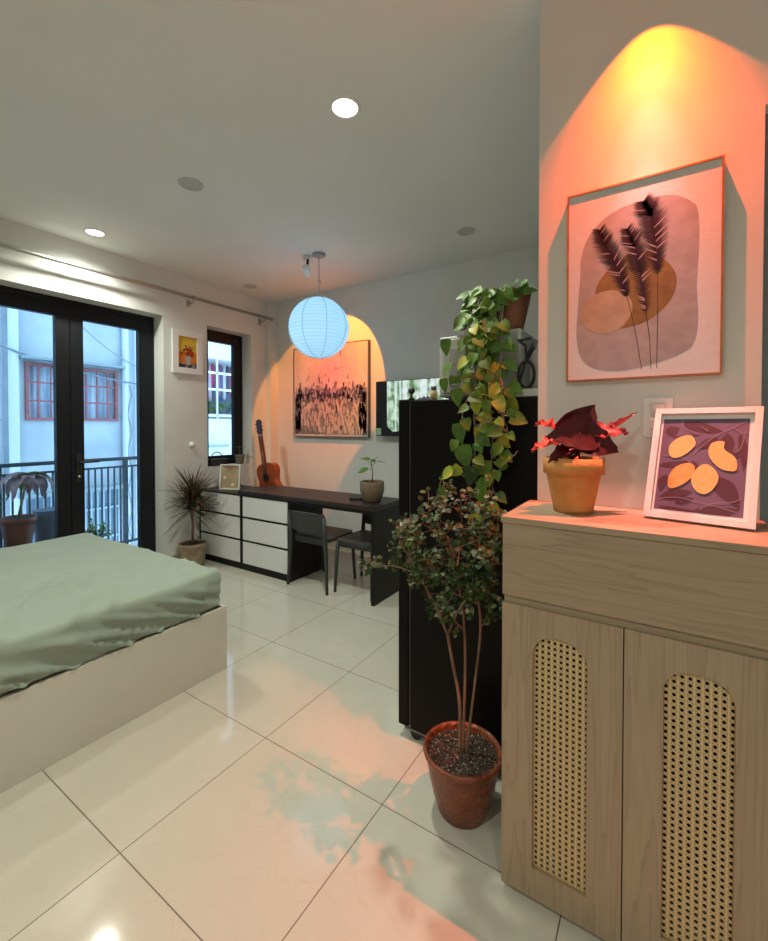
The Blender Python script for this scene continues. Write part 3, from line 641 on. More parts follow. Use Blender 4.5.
# guitar
def guitar():
    t = thing('acoustic_guitar', (-3.57, 3.27, .455), 'brown acoustic guitar with dark headstock standing upright behind the dresser', 'guitar')
    ang = math.radians(13); V = Vc((-math.sin(ang), .03, math.cos(ang))).normalized(); U = Vc((math.cos(ang), 0, math.sin(ang))); U = (U-V*U.dot(V)).normalized(); W = V.cross(U)*1.0   # W faces the camera side
    if W.y > 0: W = -W
    O = Vc((-3.60, 3.27, .468))+W*.0
    half = [(0, 0), (.06, .002), (.12, .018), (.165, .055), (.183, .11), (.178, .17), (.150, .222), (.125, .262), (.120, .30), (.132, .345), (.143, .39), (.138, .435), (.110, .468), (.06, .487), (.0, .490)]
    def sm(h):   # smooth the outline
        o = []
        for i in range(len(h)-1):
            p0, p1, p2, p3 = [Vc(h[max(0, min(len(h)-1, i+k))]) for k in (-1, 0, 1, 2)]
            for q in range(4):
                s_ = q/4; o.append(tuple(.5*((2*p1)+(p2-p0)*s_+(2*p0-5*p1+4*p2-p3)*s_*s_+(3*p1-p0-3*p2+p3)*s_**3)))
        return o+[h[-1]]
    hh = sm(half); out = hh+[(-x, y) for x, y in hh[-2:0:-1]]
    mb = MB(); mb.prism(out, O, U, V, -W, .09, 0)
    body = mb.build('body', mottle('guitar_mahogany', (.26, .05, .015), (.34, .075, .02), 3, .25, stretch=(10, 10, 1)), t, bev=.004)
    GB = pm('guitar_dark', (.03, .012, .008), .35)
    mb = MB(); c = O+V*.325+W*.0012; k = 28; mb.add([c+U*math.cos(2*PI*i/k)*.044+V*math.sin(2*PI*i/k)*.044 for i in range(k)], [tuple(range(k))]); mb.build('sound_hole', pm('hole_black', (.004, .003, .003), .8), body)
    mb = MB()
    for i in range(k): pass
    ring = [c+U*math.cos(2*PI*i/k)*.052+V*math.sin(2*PI*i/k)*.052 for i in range(k+1)]; mb.tube(ring, .0016, 4); mb.build('rosette', GB, body)
    MB().prism([(-.09, .135), (.09, .135), (.09, .155), (-.09, .155)], O, U, V, W, .010).build('bridge', GB, body, bev=.002)
    mb = MB(); mb.prism([(-.027, .37), (.027, .37), (.024, .81), (-.024, .81)], O+W*.0, U, V, W, .010); mb.prism([(-.025, .45), (.025, .45), (.022, .82), (-.022, .82)], O, U, V, -W, .018)
    mb.build('neck', pm('neck_wood', (.12, .035, .018), .35), t, bev=.003)
    MB().prism([(-.025, .808), (.025, .808), (.025, .814), (-.025, .814)], O+W*.002, U, V, W, .011).build('nut', WHITE, t)
    MB().prism([(-.026, .814), (.026, .814), (.036, .85), (.036, .975), (.015, .992), (-.015, .992), (-.036, .975), (-.036, .85)], O-W*.012, U, V, W, .016).build('headstock', GB, t, bev=.003)
    for s_ in (-1, 1):
        for q in range(3):
            p = O+V*(.865+q*.04)+U*s_*.036-W*.004; MB().cyl(p, p+U*s_*.022, .004, n=8).cyl(p+U*s_*.018, p+U*s_*.024, .008, n=10).build('tuning_peg', CHROME, t)
    mb = MB()
    for q in range(6): mb.tube([O+V*.145+U*(-.021+q*.0084)+W*.013, O+V*.81+U*(-.018+q*.0072)+W*.015], .0006, 4)
    mb.build('strings', CHROME, t)
guitar()
t = thing('low_bench', (-3.6, 3.33, 0), 'low black bench hidden behind the dresser, holding the guitar', 'bench')
MB().box(-3.92, -3.28, 3.16, 3.55, .425, .454).build('bench_top', BLACKW, t)
for x in (-3.90, -3.34):
    for y in (3.18, 3.49): MB().box(x, x+.04, y, y+.04, 0, .425).build('leg', BLACKW, t)
# photo frame on dresser
t = thing('photo_frame', (-3.66, 2.82, .717), 'small white-edged photo frame with a shiny tan picture standing on the dresser', 'picture frame')
al = math.radians(6); U = Vc((math.cos(.42), math.sin(.42), 0)); Vv = Vc((-math.sin(.42)*math.sin(al), math.cos(.42)*math.sin(al), math.cos(al))); Nn = U.cross(Vv); Nn = Nn if Nn.y < 0 else -Nn; O = Vc((-3.765, 2.75, .7185))
frame4(MB(), O, U, Vv, Nn, .22, .255, .012, .012).build('frame', WHITE, t)
MB().prism([(.006, .006), (.214, .006), (.214, .249), (.006, .249)], O, U, Vv, -Nn, .004).build('backing_board', BLACKP, t)
MB().prism([(.01, .01), (.21, .01), (.21, .245), (.01, .245)], O+Nn*.001, U, Vv, Nn, .002).build('picture', mottle('tan_photo', (.36, .26, .17), (.52, .40, .26), 7, .12), t)
pO = O+Nn*.0035
a = Art(pO, U, Vv, Nn); a.poly([(.012, .243), (.188, .243), (.10, .19)], 0); a.poly(blob(.05, .12, .012, .016), 1); a.poly(blob(.14, .05, .02, .012), 1)
a.mb.build('picture_marks', [flat('photo_rose', (.34, .17, .12)), flat('photo_cream', (.8, .68, .45))], t)
MB().tube([O+Vv*.2+U*.1-Nn*.004, (-3.665, 2.96, .719)], .004, 6).build('easel_strut', BLACKP, t)
# desk plant
t = thing('potted_seedling', (-1.945, 2.84, .753), 'brown stone pot with a young leafy seedling on the right end of the desk', 'plant')
pot_parts(t, (-1.945, 2.84, .753), .096, .066, .165, POTG, belly=.014)
c = Vc((-1.945, 2.84, .90)); tp = c+Vc((-.01, 0, .19))
MB().tube([c, c+Vc((.006, 0, .09)), c+Vc((-.004, 0, .15)), tp], [.005, .0045, .004, .003]).tube([c+Vc((-.002, 0, .14)), c+Vc((-.05, 0, .19)), c+Vc((-.06, 0, .2))], .002, 5).tube([c+Vc((-.002, 0, .14)), c+Vc((.05, 0, .18))], .002, 5).tube([c+Vc((.0, 0, .11)), c+Vc((-.04, 0, .12))], .002, 5).build('stem', BARK, t)
mb = MB(); R_ = Vc((.84, .54, 0)).normalized()
mb.leaf(tp, R_*-.8+Vc((0, -.1, .25)), (0, -.6, 1), .075, .05, 0, 'oval', .5); mb.leaf(tp, R_*.5+Vc((0, -.3, -.1)), (0, -.6, 1), .05, .04, 0)
mb.leaf(c+Vc((-.03, 0, .12)), -R_+Vc((0, 0, -.35)), (0, -1, .8), .10, .055, 0, 'oval', .2); mb.leaf(c+Vc((-.055, 0, .195)), -R_+Vc((0, 0, .1)), (0, 0, 1), .07, .035, 1, 'lance', .2)
mb.leaf(c+Vc((.045, 0, .178)), R_+Vc((0, 0, .02)), (0, 0, 1), .085, .035, 1, 'lance', .4); mb.leaf(c+Vc((.03, 0, .205)), R_+Vc((0, 0, .3)), (0, 0, 1), .04, .025, 1, 'lance')
mb.build('foliage', [LG, LD], t)
t = thing('remote_control', (-2.09, 2.86, .753), 'slim black remote control lying on the desk beside the seedling pot', 'remote control')
U = Vc((.85, .52, 0)); Wd = Vc((-.52, .85, 0)); MB().obox((-2.10, 2.86, .7625), [U.normalized(), Wd.normalized(), Vc((0, 0, 1))], (.075, .02, .009)).build('casing', BLACKP, t, bev=.004)
mb = MB()
for i in range(6):
    for j in (-1, 1): mb.obox(Vc((-2.10, 2.86, .7722))+U*(-.05+.018*i)+Wd*.008*j, [U.normalized(), Wd.normalized(), Vc((0, 0, 1))], (.005, .004, .0006))
mb.build('buttons', pm('grey_button', (.12, .12, .12), .5), t)

# ================================================================ dracaena
t = thing('dracaena', (-3.83, 2.49, 0), 'spiky bronze-leaved plant in a cement pot between the balcony door and the dresser', 'plant')
c = (-3.83, 2.49, 0); pot_parts(t, c, .128, .10, .225, POTB, sd=.012, belly=.006)
MB().tube([(c[0], c[1], .2), (c[0]+.004, c[1], .4), (c[0]-.012, c[1]-.01, .55)], [.013, .011, .01], 8).tube([(c[0]+.03, c[1]-.02, .2), (c[0]+.02, c[1]-.01, .40), (c[0]+.05, c[1]-.03, .52), (c[0]+.02, c[1], .62)], [.010, .009, .008, .007], 8).tube([(c[0], c[1], .46), (c[0]-.03, c[1], .56), (c[0]-.02, c[1]+.01, .66)], [.009, .008, .007], 8).build('trunk', BARK, t)
mb = MB(); rn = random.Random(21)
for hx, hy, hz, k in ((-.012, -.01, .54, 80), (.02, 0, .62, 62), (-.02, .01, .67, 45)):
    for i in range(k):
        a = rn.uniform(0, 2*PI); el = rn.uniform(-.55, 1.35); ca = math.cos(el); dv = Vc((math.cos(a)*ca, math.sin(a)*ca, math.sin(el)))
        Lf = rn.uniform(.24, .42); 
        if dv.x < 0: Lf = min(Lf, .145/max(.01, -dv.x)*1.0+.0)
        mb.leaf((c[0]+hx, c[1]+hy, hz+rn.uniform(-.03, .05)), dv, (0, 0, 1), max(Lf, .12), .017, rn.choice((0, 0, 0, 1)), 'lance', rn.uniform(.1, .5), .4)
mb.build('foliage', [LB, LBG], t)
# sill things
t = thing('small_sill_plant', (-4.055, 3.225, .931), 'small plant in a tapered taupe pot on the window sill', 'plant')
c = (-4.045, 3.225, .931); pot_parts(t, c, .058, .038, .105, POTS)
MB().tube([(c[0], c[1], 1.02), (c[0]+.004, c[1], 1.09), (c[0], c[1]-.004, 1.13)], .003, 6).build('stem', STEMG, t)
mb = MB()
for a, l in ((-1.57, .10), (1.57, .10), (.2, .09), (-.8, .08), (2.2, .06), (3.6, .05)): mb.leaf((c[0], c[1], 1.125), (math.cos(a), math.sin(a), .15), (0, 0, 1), l, .025, 0, 'lance', .35)
mb.build('foliage', LS, t)
t = thing('black_basket', (-4.045, 2.93, .931), 'small black basket with an arched handle on the window sill', 'basket')
mb = MB(); mb.prism([(-.10, 0), (.10, 0), (.115, .075), (-.115, .075)], (-4.08, 2.93, .932), (0, 1, 0), (0, 0, 1), (1, 0, 0), .075); mb.build('basket_body', BLACKP, t, bev=.006)
MB().tube([(-4.042, 2.92+.07*math.cos(q), 1.005+.075*math.sin(q)) for q in [PI*i/14 for i in range(15)]], .006, 8).build('handle', BLACKP, t)
t = thing('wall_sensor', (XL, 2.60, 1.17), 'small white round knob on the wall between picture and spiky plant', 'wall fitting')
MB().lathe((XL, 2.60, 1.17), [(.03, 0), (.03, .012), (.02, .022), (.001, .025)], 20, axis=Vc((1, 0, 0))).build('cap', WHITE, t)

# ================================================================ pictures
# flower painting on the left wall
t = thing('flower_picture', (XL, 2.555, 2.10), 'small flower painting with a wide white frame between balcony door and window', 'picture')
O = (XL+.001, 2.39, 1.885); U, V, Nn = (0, 1, 0), (0, 0, 1), (1, 0, 0); W_, H_ = .325, .43
frame4(MB(), O, U, V, Nn, W_, H_, .060, .022).build('frame', WHITE, t, bev=.002)
a = Art((XL+.008, 2.39, 1.885), U, V, Nn); x0, x1, y0, y1 = .059, W_-.059, .059, H_-.059
for k in range(8): a.rect(x0, y0+(y1-y0)*k/8, x1, y0+(y1-y0)*(k+1)/8, [2, 1, 1, 1, 0, 0, 0, 0][k], lift=(k == 0))
rn = random.Random(4)
for k in range(16): a.poly(blob(rn.uniform(x0+.01, x1-.01), y0+rn.uniform(.005, .05), rn.uniform(.008, .02), rn.uniform(.004, .01)), rn.choice((2, 5, 5)))
a.poly([(.145, y0+.03), (.185, y0+.03), (.205, y0+.10), (.175, y0+.13), (.150, y0+.13), (.135, y0+.09)], 5)
for k in range(7): a.line([(.165+rn.uniform(-.01, .01), y0+.12), (.10+.022*k, y0+.17+rn.uniform(0, .06))], .003, 4)
for cx, cy, r in ((.10, .20, .014), (.125, .235, .013), (.155, .245, .017), (.19, .235, .02), (.165, .205, .018), (.205, .19, .018), (.22, .215, .014), (.145, .275, .011), (.185, .27, .009)): a.poly(blob(cx, cy, r, r, wob=.12, seed=int(cx*999)), 3 if cx > .13 else 6)
a.mb.build('painting', [flat('paint_yellow', (.75, .50, .06)), flat('paint_orange', (.72, .20, .03)), flat('paint_navy', (.05, .06, .12)), flat('paint_red', (.45, .03, .02)), flat('paint_dark_green', (.06, .09, .03)), flat('paint_grey', (.45, .40, .36)), flat('paint_rust', (.30, .05, .02))], t)
# abstract canvas on the far wall
CX0, CX1, CZ0, CZ1 = -3.615, -2.56, 1.25, 2.255
t = thing('abstract_canvas', ((CX0+CX1)/2, YF, (CZ0+CZ1)/2), 'large pale canvas with dark vertical palette-knife strokes on the far wall', 'painting')
MB().box(CX0, CX1, YF-.036, YF-.001, CZ0, CZ1).build('canvas', mottle('canvas_ground', (.55, .52, .47), (.66, .62, .56), 7, .85, stretch=(1, 1, .4)), t, bev=.002)
fr = MB(); fw = .008
for q in ((CX0-fw, CX0, CZ0-fw, CZ1+fw), (CX1, CX1+fw, CZ0-fw, CZ1+fw), (CX0, CX1, CZ0-fw, CZ0), (CX0, CX1, CZ1, CZ1+fw)): fr.box(q[0], q[1], YF-.042, YF-.001, q[2], q[3])
fr.build('frame', pm('thin_grey_frame', (.14, .13, .13), .4), t)
a = Art((CX0, YF-.0362, CZ0), (1, 0, 0), (0, 0, 1), (0, -1, 0)); W_, H_ = CX1-CX0, CZ1-CZ0; rn = random.Random(9)
def stroke(x, y, w_, h, m, lift=False):
    j = lambda: rn.uniform(-.25, .25)*w_
    a.poly([(x-w_/2+j(), y-h/2), (x+w_/2+j(), y-h/2+j()), (x+w_/2+j(), y+h/2), (x-w_/2+j(), y+h/2+j())], m, lift)
a.rect(.012, .02, W_-.012, .45, 3); a.k += 1
for i in range(520):
    x = rn.uniform(.03, W_-.03); y = rn.uniform(.04, .40); stroke(x, y, rn.uniform(.012, .022), rn.uniform(.04, .08), rn.choice((5, 5, 3, 5, 6, 6, 2)))
    if i % 60 == 0: a.k += 1
for i in range(230):
    x = rn.uniform(.05, W_-.03); y = rn.uniform(.05, .42); stroke(x, y, rn.uniform(.012, .02), rn.uniform(.05, .085), 4)
    if i % 50 == 0: a.k += 1
a.k += 1
for i in range(330):
    x = rn.uniform(.02, W_-.02); y = .47+rn.gauss(0, .035); stroke(x, y, rn.uniform(.012, .03), rn.uniform(.03, .08), rn.choice((0, 0, 1, 1, 2, 6)))
    if i % 60 == 0: a.k += 1
for i in range(150):
    s_ = rn.choice((0, 1)); x = rn.uniform(.02, .11) if s_ else W_-rn.uniform(.02, .11); y = rn.uniform(.06, .46); stroke(x, y, .018, rn.uniform(.05, .09), rn.choice((0, 0, 2)))
for i in range(26): stroke(rn.uniform(.06, W_-.05), .53+rn.expovariate(16), rn.uniform(.006, .014), rn.uniform(.02, .08), rn.choice((0, 0, 2)))
for i in range(60): stroke(rn.uniform(.03, W_-.03), rn.uniform(.44, .54), rn.uniform(.01, .03), rn.uniform(.02, .05), 6)
for i in range(70): stroke(rn.uniform(.03, W_-.03), rn.uniform(.55, .95), rn.uniform(.004, .008), rn.uniform(.005, .02), 3)
a.mb.build('paint_strokes', [flat('stroke_black', (.045, .045, .06)), flat('stroke_plum', (.16, .13, .18)), flat('stroke_slate', (.17, .19, .20)), flat('stroke_grey', (.17, .19, .19)), flat('stroke_cream', (.60, .52, .44)), flat('stroke_taupe', (.26, .25, .23)), flat('stroke_white', (.42, .43, .46))], t)
# botanical print
FO = Vc((-.265, PW-.002, 1.508)); FW, FH = .412, .614
t = thing('botanical_print', (FO.x+FW/2, PW, FO.z+FH/2), 'large framed print of three dark grass plumes over tan shapes, on the partition wall', 'picture')
U, V, Nn = Vc((1, 0, 0)), Vc((0, 0, 1)), Vc((0, -1, 0))
frame4(MB(), FO, U, V, Nn, FW, FH, .0055, .0215).build('frame', mottle('thin_oak_frame', (.30, .15, .055), (.40, .21, .08), 20, .45), t)
MB().prism([(.005, .005), (FW-.005, .005), (FW-.005, FH-.005), (.005, FH-.005)], FO, U, V, Nn, .018).build('canvas', mottle('print_ground', (.70, .70, .72), (.74, .74, .76), 90, .85, bump=.15), t)
a = Art(FO+Nn*.0182, U, V, Nn); sx, sy = FW/600, FH/890    # art coordinates below: 600 x 890, y up
def P_(pts): return [(x*sx, y*sy) for x, y in pts]
def perim(L): return P_([(x, 890-y) for x, y in L])
sq = []
for x, y in ((60, 330), (62, 250), (90, 160), (150, 90), (220, 55), (320, 42), (420, 48), (490, 95), (515, 150), (518, 300), (512, 450), (518, 600), (500, 700), (430, 745), (330, 775), (220, 790), (120, 770), (65, 715), (45, 620), (50, 470)): sq.append((x, y+60))
def smooth(L, k=4):
    n = len(L); o = []
    for i in range(n):
        p0, p1, p2, p3 = [Vc(L[(i+q) % n]) for q in (-1, 0, 1, 2)]
        for q in range(k):
            s_ = q/k; o.append(tuple(.5*((2*p1)+(p2-p0)*s_+(2*p0-5*p1+4*p2-p3)*s_*s_+(3*p1-p0-3*p2+p3)*s_**3)))
    return o
a.poly(perim(smooth(sq)), 0)
a.poly(perim(smooth([(125, 470), (170, 390), (240, 335), (300, 320), (360, 345), (420, 410), (442, 480), (420, 560), (350, 630), (270, 655), (200, 650), (150, 560)])), 1)
a.poly(P_(blob(170, 890-575, 108, 98, wob=.02, seed=2)), 2)
def plume(pts, w0):
    n = 60
    def at(t_):
        f = t_*(len(pts)-1); i = min(int(f), len(pts)-2); return Vc(pts[i]).lerp(Vc(pts[i+1]), f-i)
    a.line(perim([tuple(at(i/20)) for i in range(21)]), .0016, 3); a.k += 1
    rr = random.Random(int(w0*10))
    for i in range(n):
        f = i/n*.60; p = at(f); d_ = (at(min(1, f+.02))-at(max(0, f-.02))).normalized(); nx = Vc((-d_.y, d_.x)); L = w0*(.55+.9*math.sin(PI*min(1, (i/n)*.92+.08)))*rr.uniform(.8, 1.1)
        for s_ in (-1, 1):
            q = p+nx*s_*L*.75-d_*L*.55; m_ = 4 if rr.random() < .12 else 3; b1 = p+d_*5; b2 = p-d_*4
            a.poly(perim([tuple(b1), tuple(q), tuple(b2)]), m_, False)
    a.k += 1
plume([(140, 190), (165, 270), (210, 360), (240, 460), (265, 560), (290, 680), (315, 850)], 52)
plume([(255, 215), (285, 300), (310, 420), (330, 600), (345, 720), (350, 850)], 50)
plume([(318, 110), (350, 180), (365, 300), (372, 430), (374, 560), (372, 850)], 58)
a.mb.build('printed_shapes', [mottle('print_dusty_rose', (.36, .33, .33), (.42, .38, .38), 30, .85), mottle('print_ochre', (.20, .12, .04), (.28, .17, .06), 25, .85), mottle('print_tan', (.40, .30, .20), (.47, .36, .25), 25, .85), flat('print_plum_black', (.030, .016, .026)), flat('print_grey_pink', (.42, .30, .30))], t)

# ================================================================ cabinet
X0, X1, Y0, Y1 = -.382, .238, 1.23, PW-.002
t = thing('shoe_cabinet', (-.07, 1.39, 0), 'tall wood-grain cabinet with arched woven cane doors under the botanical print', 'cabinet')
mb = MB(); mb.box(X0, X0+.016, Y0+.02, Y1, 0.0, 1.08); mb.box(X1-.016, X1, Y0+.02, Y1, 0, 1.08); mb.box(X0+.016, X1-.016, Y1-.008, Y1, .02, 1.08); mb.box(X0+.016, X1-.016, Y0+.02, Y1-.008, .03, .046); mb.box(X0+.016, X1-.016, Y0+.02, Y1-.008, .845, .86); mb.box(X0+.016, X1-.016, Y0+.02, Y0+.04, 0, .03)
mb.box(-.08, -.064, Y0+.06, Y1-.008, .046, .845)
mb.build('carcass', [WOODV], t)
MB().box(X0+.017, X1-.017, Y1-.014, Y1-.009, .05, .84).build('inside_back', DARKIN, t)
MB().box(X0-.004, X1+.004, Y0-.004, Y1, 1.081, 1.099).build('top', WOODH, t, bev=.0012)
MB().box(X0, X1, Y0, Y0+.018, .872, 1.080).build('drawer', WOODH, t, bev=.001)
MB().box(X0+.004, X1-.004, Y0+.010, Y0+.022, .8485, .8715).build('finger_groove', WOODH, t)
def cdoor(x0, x1, px0, px1):
    z0, z1 = .022, .848; pz0, pz1 = .108, .778; r = (px1-px0)*.42; bm = bmesh.new()
    out = [(x0, z0), (x1, z0), (x1, z1), (x0, z1)]
    inn = [(px0, pz0), (px1, pz0)]+[(px1-r+r*math.cos(PI/2*k/8), pz1-r+r*math.sin(PI/2*k/8)) for k in range(9)]+[(px0+r-r*math.sin(PI/2*k/8), pz1-r+r*math.cos(PI/2*k/8)) for k in range(9)]
    off = wloc(t); es = []
    for L in (out, inn):
        vs = [bm.verts.new(Vc((p[0], Y0, p[1]))-off) for p in L]; es += [bm.edges.new((vs[i], vs[(i+1) % len(vs)])) for i in range(len(vs))]
    r_ = bmesh.ops.triangle_fill(bm, edges=es, use_beauty=True)
    fs = [f for f in bm.faces]
    for f in fs:
        if f.normal.y > 0: f.normal_flip()
    e_ = bmesh.ops.extrude_face_region(bm, geom=fs); bmesh.ops.translate(bm, verts=[g for g in e_['geom'] if isinstance(g, bmesh.types.BMVert)], vec=(0, .018, 0))
    bmesh.ops.recalc_face_normals(bm, faces=bm.faces)
    me = bpy.data.meshes.new('door'); bm.to_mesh(me); bm.free(); me.materials.append(WOODV); o = bpy.data.objects.new('door', me); C.objects.link(o); o.parent = t
    mb = MB(); mb.add([(p[0], Y0+.010, p[1]) for p in inn], [tuple(range(len(inn)))]); mb.build('cane_panel', CANE, o)
    mb = MB(); mb.tube([(p[0], Y0+.006, p[1]) for p in inn+[inn[0]]], .0022, 6); mb.build('cane_edging', pm('cane_edge', (.36, .22, .08), .6), o)
cdoor(X0, -.0735, -.295, -.155); cdoor(-.0705, X1, .012, .150)

# switch plate
t = thing('light_switch', (-.005, PW, 1.385), 'white double light switch on the wall behind the lemon print', 'light switch')
MB().box(-.045, .034, PW-.010, PW-.0005, 1.325, 1.448).build('plate', WHITE, t, bev=.003)
for z in (1.352, 1.397): MB().box(-.025, .014, PW-.016, PW-.010, z, z+.032).build('rocker', pm('rocker_white', (.66, .66, .65), .3), t, bev=.002)

# lemon print leaning on wall
t = thing('lemon_print', (.08, 1.43, 1.10), 'white-framed print of four orange lemons on purple leaves, leaning on the cabinet', 'picture')
O = Vc((-.036, 1.432, 1.1015)); U = Vc((.2425, -.046, 0)).normalized(); bk = Vc((.32, .948, 0)); ln = math.radians(20)
V = (bk*math.sin(ln)+Vc((0, 0, 1))*math.cos(ln)); V = (V-U*V.dot(U)*.45).normalized(); Nn = U.cross(V).normalized(); Nn = Nn if Nn.y < 0 else -Nn
W_, H_ = .2425, .325
WF = pm('white_frame_paint', (.72, .68, .66), .35)
frame4(MB(), O, U, V, Nn, W_, H_, .016, .016).build('frame', WF, t, bev=.0015)
mb = MB(); mb.prism([(.012, .012), (W_-.012, .012), (W_-.012, H_-.012), (.012, H_-.012)], O, U, V, Nn, .004); mb.build('mount', WF, t)
a = Art(O+Nn*.0045, U, V, Nn); ax, ay = (W_-.048)/520, (H_-.056)/610
def Q_(L): return [(.022+x*ax, .026+(610-y)*ay) for x, y in L]
a.rect(*Q_([(0, 610)])[0], *Q_([(520, 0)])[0], 0)
def lf(p0, p1, wd, m, bend=0):
    p0, p1 = Vc(p0), Vc(p1); d_ = p1-p0; n_ = Vc((-d_.y, d_.x)).normalized(); up = []; dn = []
    for i in range(13):
        q = i/12; c_ = p0+d_*q+n_*bend*math.sin(PI*q); ww = wd/2*math.sin(PI*q**.85); up.append(tuple(c_+n_*ww)); dn.append(tuple(c_-n_*ww))
    a.poly(Q_([(max(2, min(518, x)), max(2, min(608, y))) for x, y in up+dn[-2:0:-1]]), m)
for p0, p1, wd, bd_ in (((20, 95), (110, 60), 80, 10), ((120, 30), (290, 100), 62, -10), ((200, 15), (380, 85), 60, 20), ((250, 110), (60, 130), 20, 0), ((400, 95), (420, 250), 90, 10), ((330, 300), (520, 200), 60, 0), ((0, 320), (190, 285), 40, 8), ((320, 380), (500, 560), 110, -20), ((30, 530), (230, 480), 70, 0), ((60, 380), (30, 500), 60, 10), ((250, 590), (500, 560), 70, 20), ((20, 590), (280, 600), 22, 6), ((130, 560), (240, 520), 40, 0), ((230, 200), (350, 120), 50, 0), ((470, 100), (505, 330), 50, -10), ((210, 280), (250, 400), 60, 0)):
    lf(p0, p1, wd, 1, bd_)
for L in ([(510, 10), (430, 60), (340, 110), (250, 190), (200, 260)], [(120, 10), (150, 70), (260, 110)], [(500, 80), (480, 190), (440, 230)], [(20, 545), (130, 525), (250, 540), (380, 560), (520, 590)], [(20, 250), (150, 265), (240, 330)], [(240, 50), (310, 100)], [(430, 60), (520, 120)], [(280, 590), (340, 545), (470, 520), (510, 480)]): a.line(Q_(smooth(L+L[::-1], 3)[:len(L)*3-3]), .0022, 2)
for L, m in (([(60, 180), (110, 130), (180, 112), (215, 150), (212, 190), (150, 250), (90, 268), (58, 235)], 3), ([(318, 160), (385, 150), (390, 200), (450, 245), (470, 300), (455, 335), (380, 325), (320, 270), (300, 215)], 3), ([(72, 400), (110, 330), (180, 298), (228, 320), (215, 390), (150, 450), (85, 468)], 4), ([(232, 345), (280, 300), (335, 320), (372, 380), (350, 450), (300, 490), (245, 470), (215, 410)], 3)):
    a.poly(Q_(smooth(L)), m)
a.mb.build('printed_lemons', [flat('print_mauve', (.15, .10, .16)), flat('print_plum', (.085, .035, .05)), flat('print_light_mauve', (.24, .16, .21)), mottle('print_lemon', (.66, .40, .13), (.72, .45, .17), 60, .8), mottle('print_orange', (.58, .30, .08), (.64, .35, .11), 60, .8)], t)

# red begonia in terracotta
t = thing('red_leaved_plant', (-.217, 1.41, 1.10), 'plant with dark red ruffled leaves in a terracotta pot on the cabinet', 'plant')
c = Vc((-.222, 1.415, 1.0995)); pot_parts(t, tuple(c), .0865, .055, .165, TERRA, rim=.009, rimh=.048, sd=.008)
rn = random.Random(8); st = MB(); mb = MB(); b0 = c+Vc((0, 0, .155))
Rt = Vc((.84, .54, 0)).normalized(); Bk = Vc((-.54, .84, 0)).normalized(); Up = Vc((0, 0, 1))
def big(tip, D, Nn_, L, W, m, droop=.4, fold=.3, ruffle=.006):
    """broad ruffled leaf"""
    D = Vc(D).normalized(); Nn_ = Vc(Nn_); Nn_ = (Nn_-D*Nn_.dot(D)).normalized(); S = D.cross(Nn_); K, J = 10, 8; vs = []; P = Vc(tip)-D*L*.3; d_ = D.copy()
    pr_ = [0.30, .78, .96, 1, .97, .9, .78, .62, .42, .2, .0]
    for i in range(K+1):
        n2 = S.cross(d_); n2 = n2 if n2.dot(Nn_) > 0 else -n2
        for j in range(J+1):
            u = -1+2*j/J; ww = pr_[i]*W/2; bk_ = -d_*L*.16*abs(u)**1.5*(1-i/K) ; vs.append(P+S*u*ww+n2*(fold*ww*abs(u)**1.3+ruffle*math.sin(i*2.3+j*1.9)*abs(u)**2)+bk_)
        d_ = (d_*math.cos(-droop/K)+n2*math.sin(-droop/K)).normalized(); P = P+d_*L/K
    mb.add(vs, [(i*(J+1)+j, i*(J+1)+j+1, (i+1)*(J+1)+j+1, (i+1)*(J+1)+j) for i in range(K) for j in range(J)], m, True)
    st.tube([b0+Vc((rn.uniform(-.02, .02), rn.uniform(-.02, .02), -.01)), (b0+Vc(tip))/2+Vc((0, 0, .01)), Vc(tip)], [.003, .0025, .002], 6)
big(b0+Up*.10-Bk*.02, Rt*.55+Up*.75-Bk*.2, -Bk+Up*.2, .13, .115, 0, .3, .25)
big(b0+Up*.085-Bk*.055-Rt*.005, -Rt*.9+Up*.0-Bk*.3, -Bk+Up*.25, .14, .11, 0, .5)
big(b0+Up*.065-Bk*.05+Rt*.03, Rt*.8-Bk*.3-Up*.25, -Bk+Up*.3, .13, .10, 0, .5)
big(b0+Up*.11+Bk*.03+Rt*.04, Rt*.8+Up*.5+Bk*.2, -Bk+Up*.3, .10, .09, 0, .3)
big(b0+Up*.10+Bk*.02-Rt*.05, -Rt*.9+Up*.45+Bk*.1, -Bk*.3+Up, .085, .06, 1, .3, .5, .012)
big(b0+Up*.055-Bk*.03-Rt*.07, -Rt-Up*.05-Bk*.2, Up-Bk*.2, .11, .055, 1, .3, .5, .012)
big(b0+Up*.03-Bk*.04-Rt*.04, -Rt-Up*.35-Bk*.2, Up*.8-Bk*.5, .09, .06, 0, .3)
big(b0+Up*.09-Bk*.03+Rt*.075, Rt*.95+Up*.10-Bk*.35, Up*.7-Bk*.6, .10, .065, 1, .25, .3, .010)
big(b0+Up*.10-Bk*.01+Rt*.125, Rt+Up*.55, Up-Bk*.3, .11, .022, 1, -.25, 1.4, .003)
big(b0+Up*.075+Bk*.05, Bk+Up*.3, Up, .09, .08, 0)
big(b0+Up*.07+Bk*.03-Rt*.03, -Rt+Bk, Up, .09, .07, 0)
st.build('stem', pm('red_stem', (.16, .04, .03), .5), t); mb.build('foliage', [LR, LR2], t)

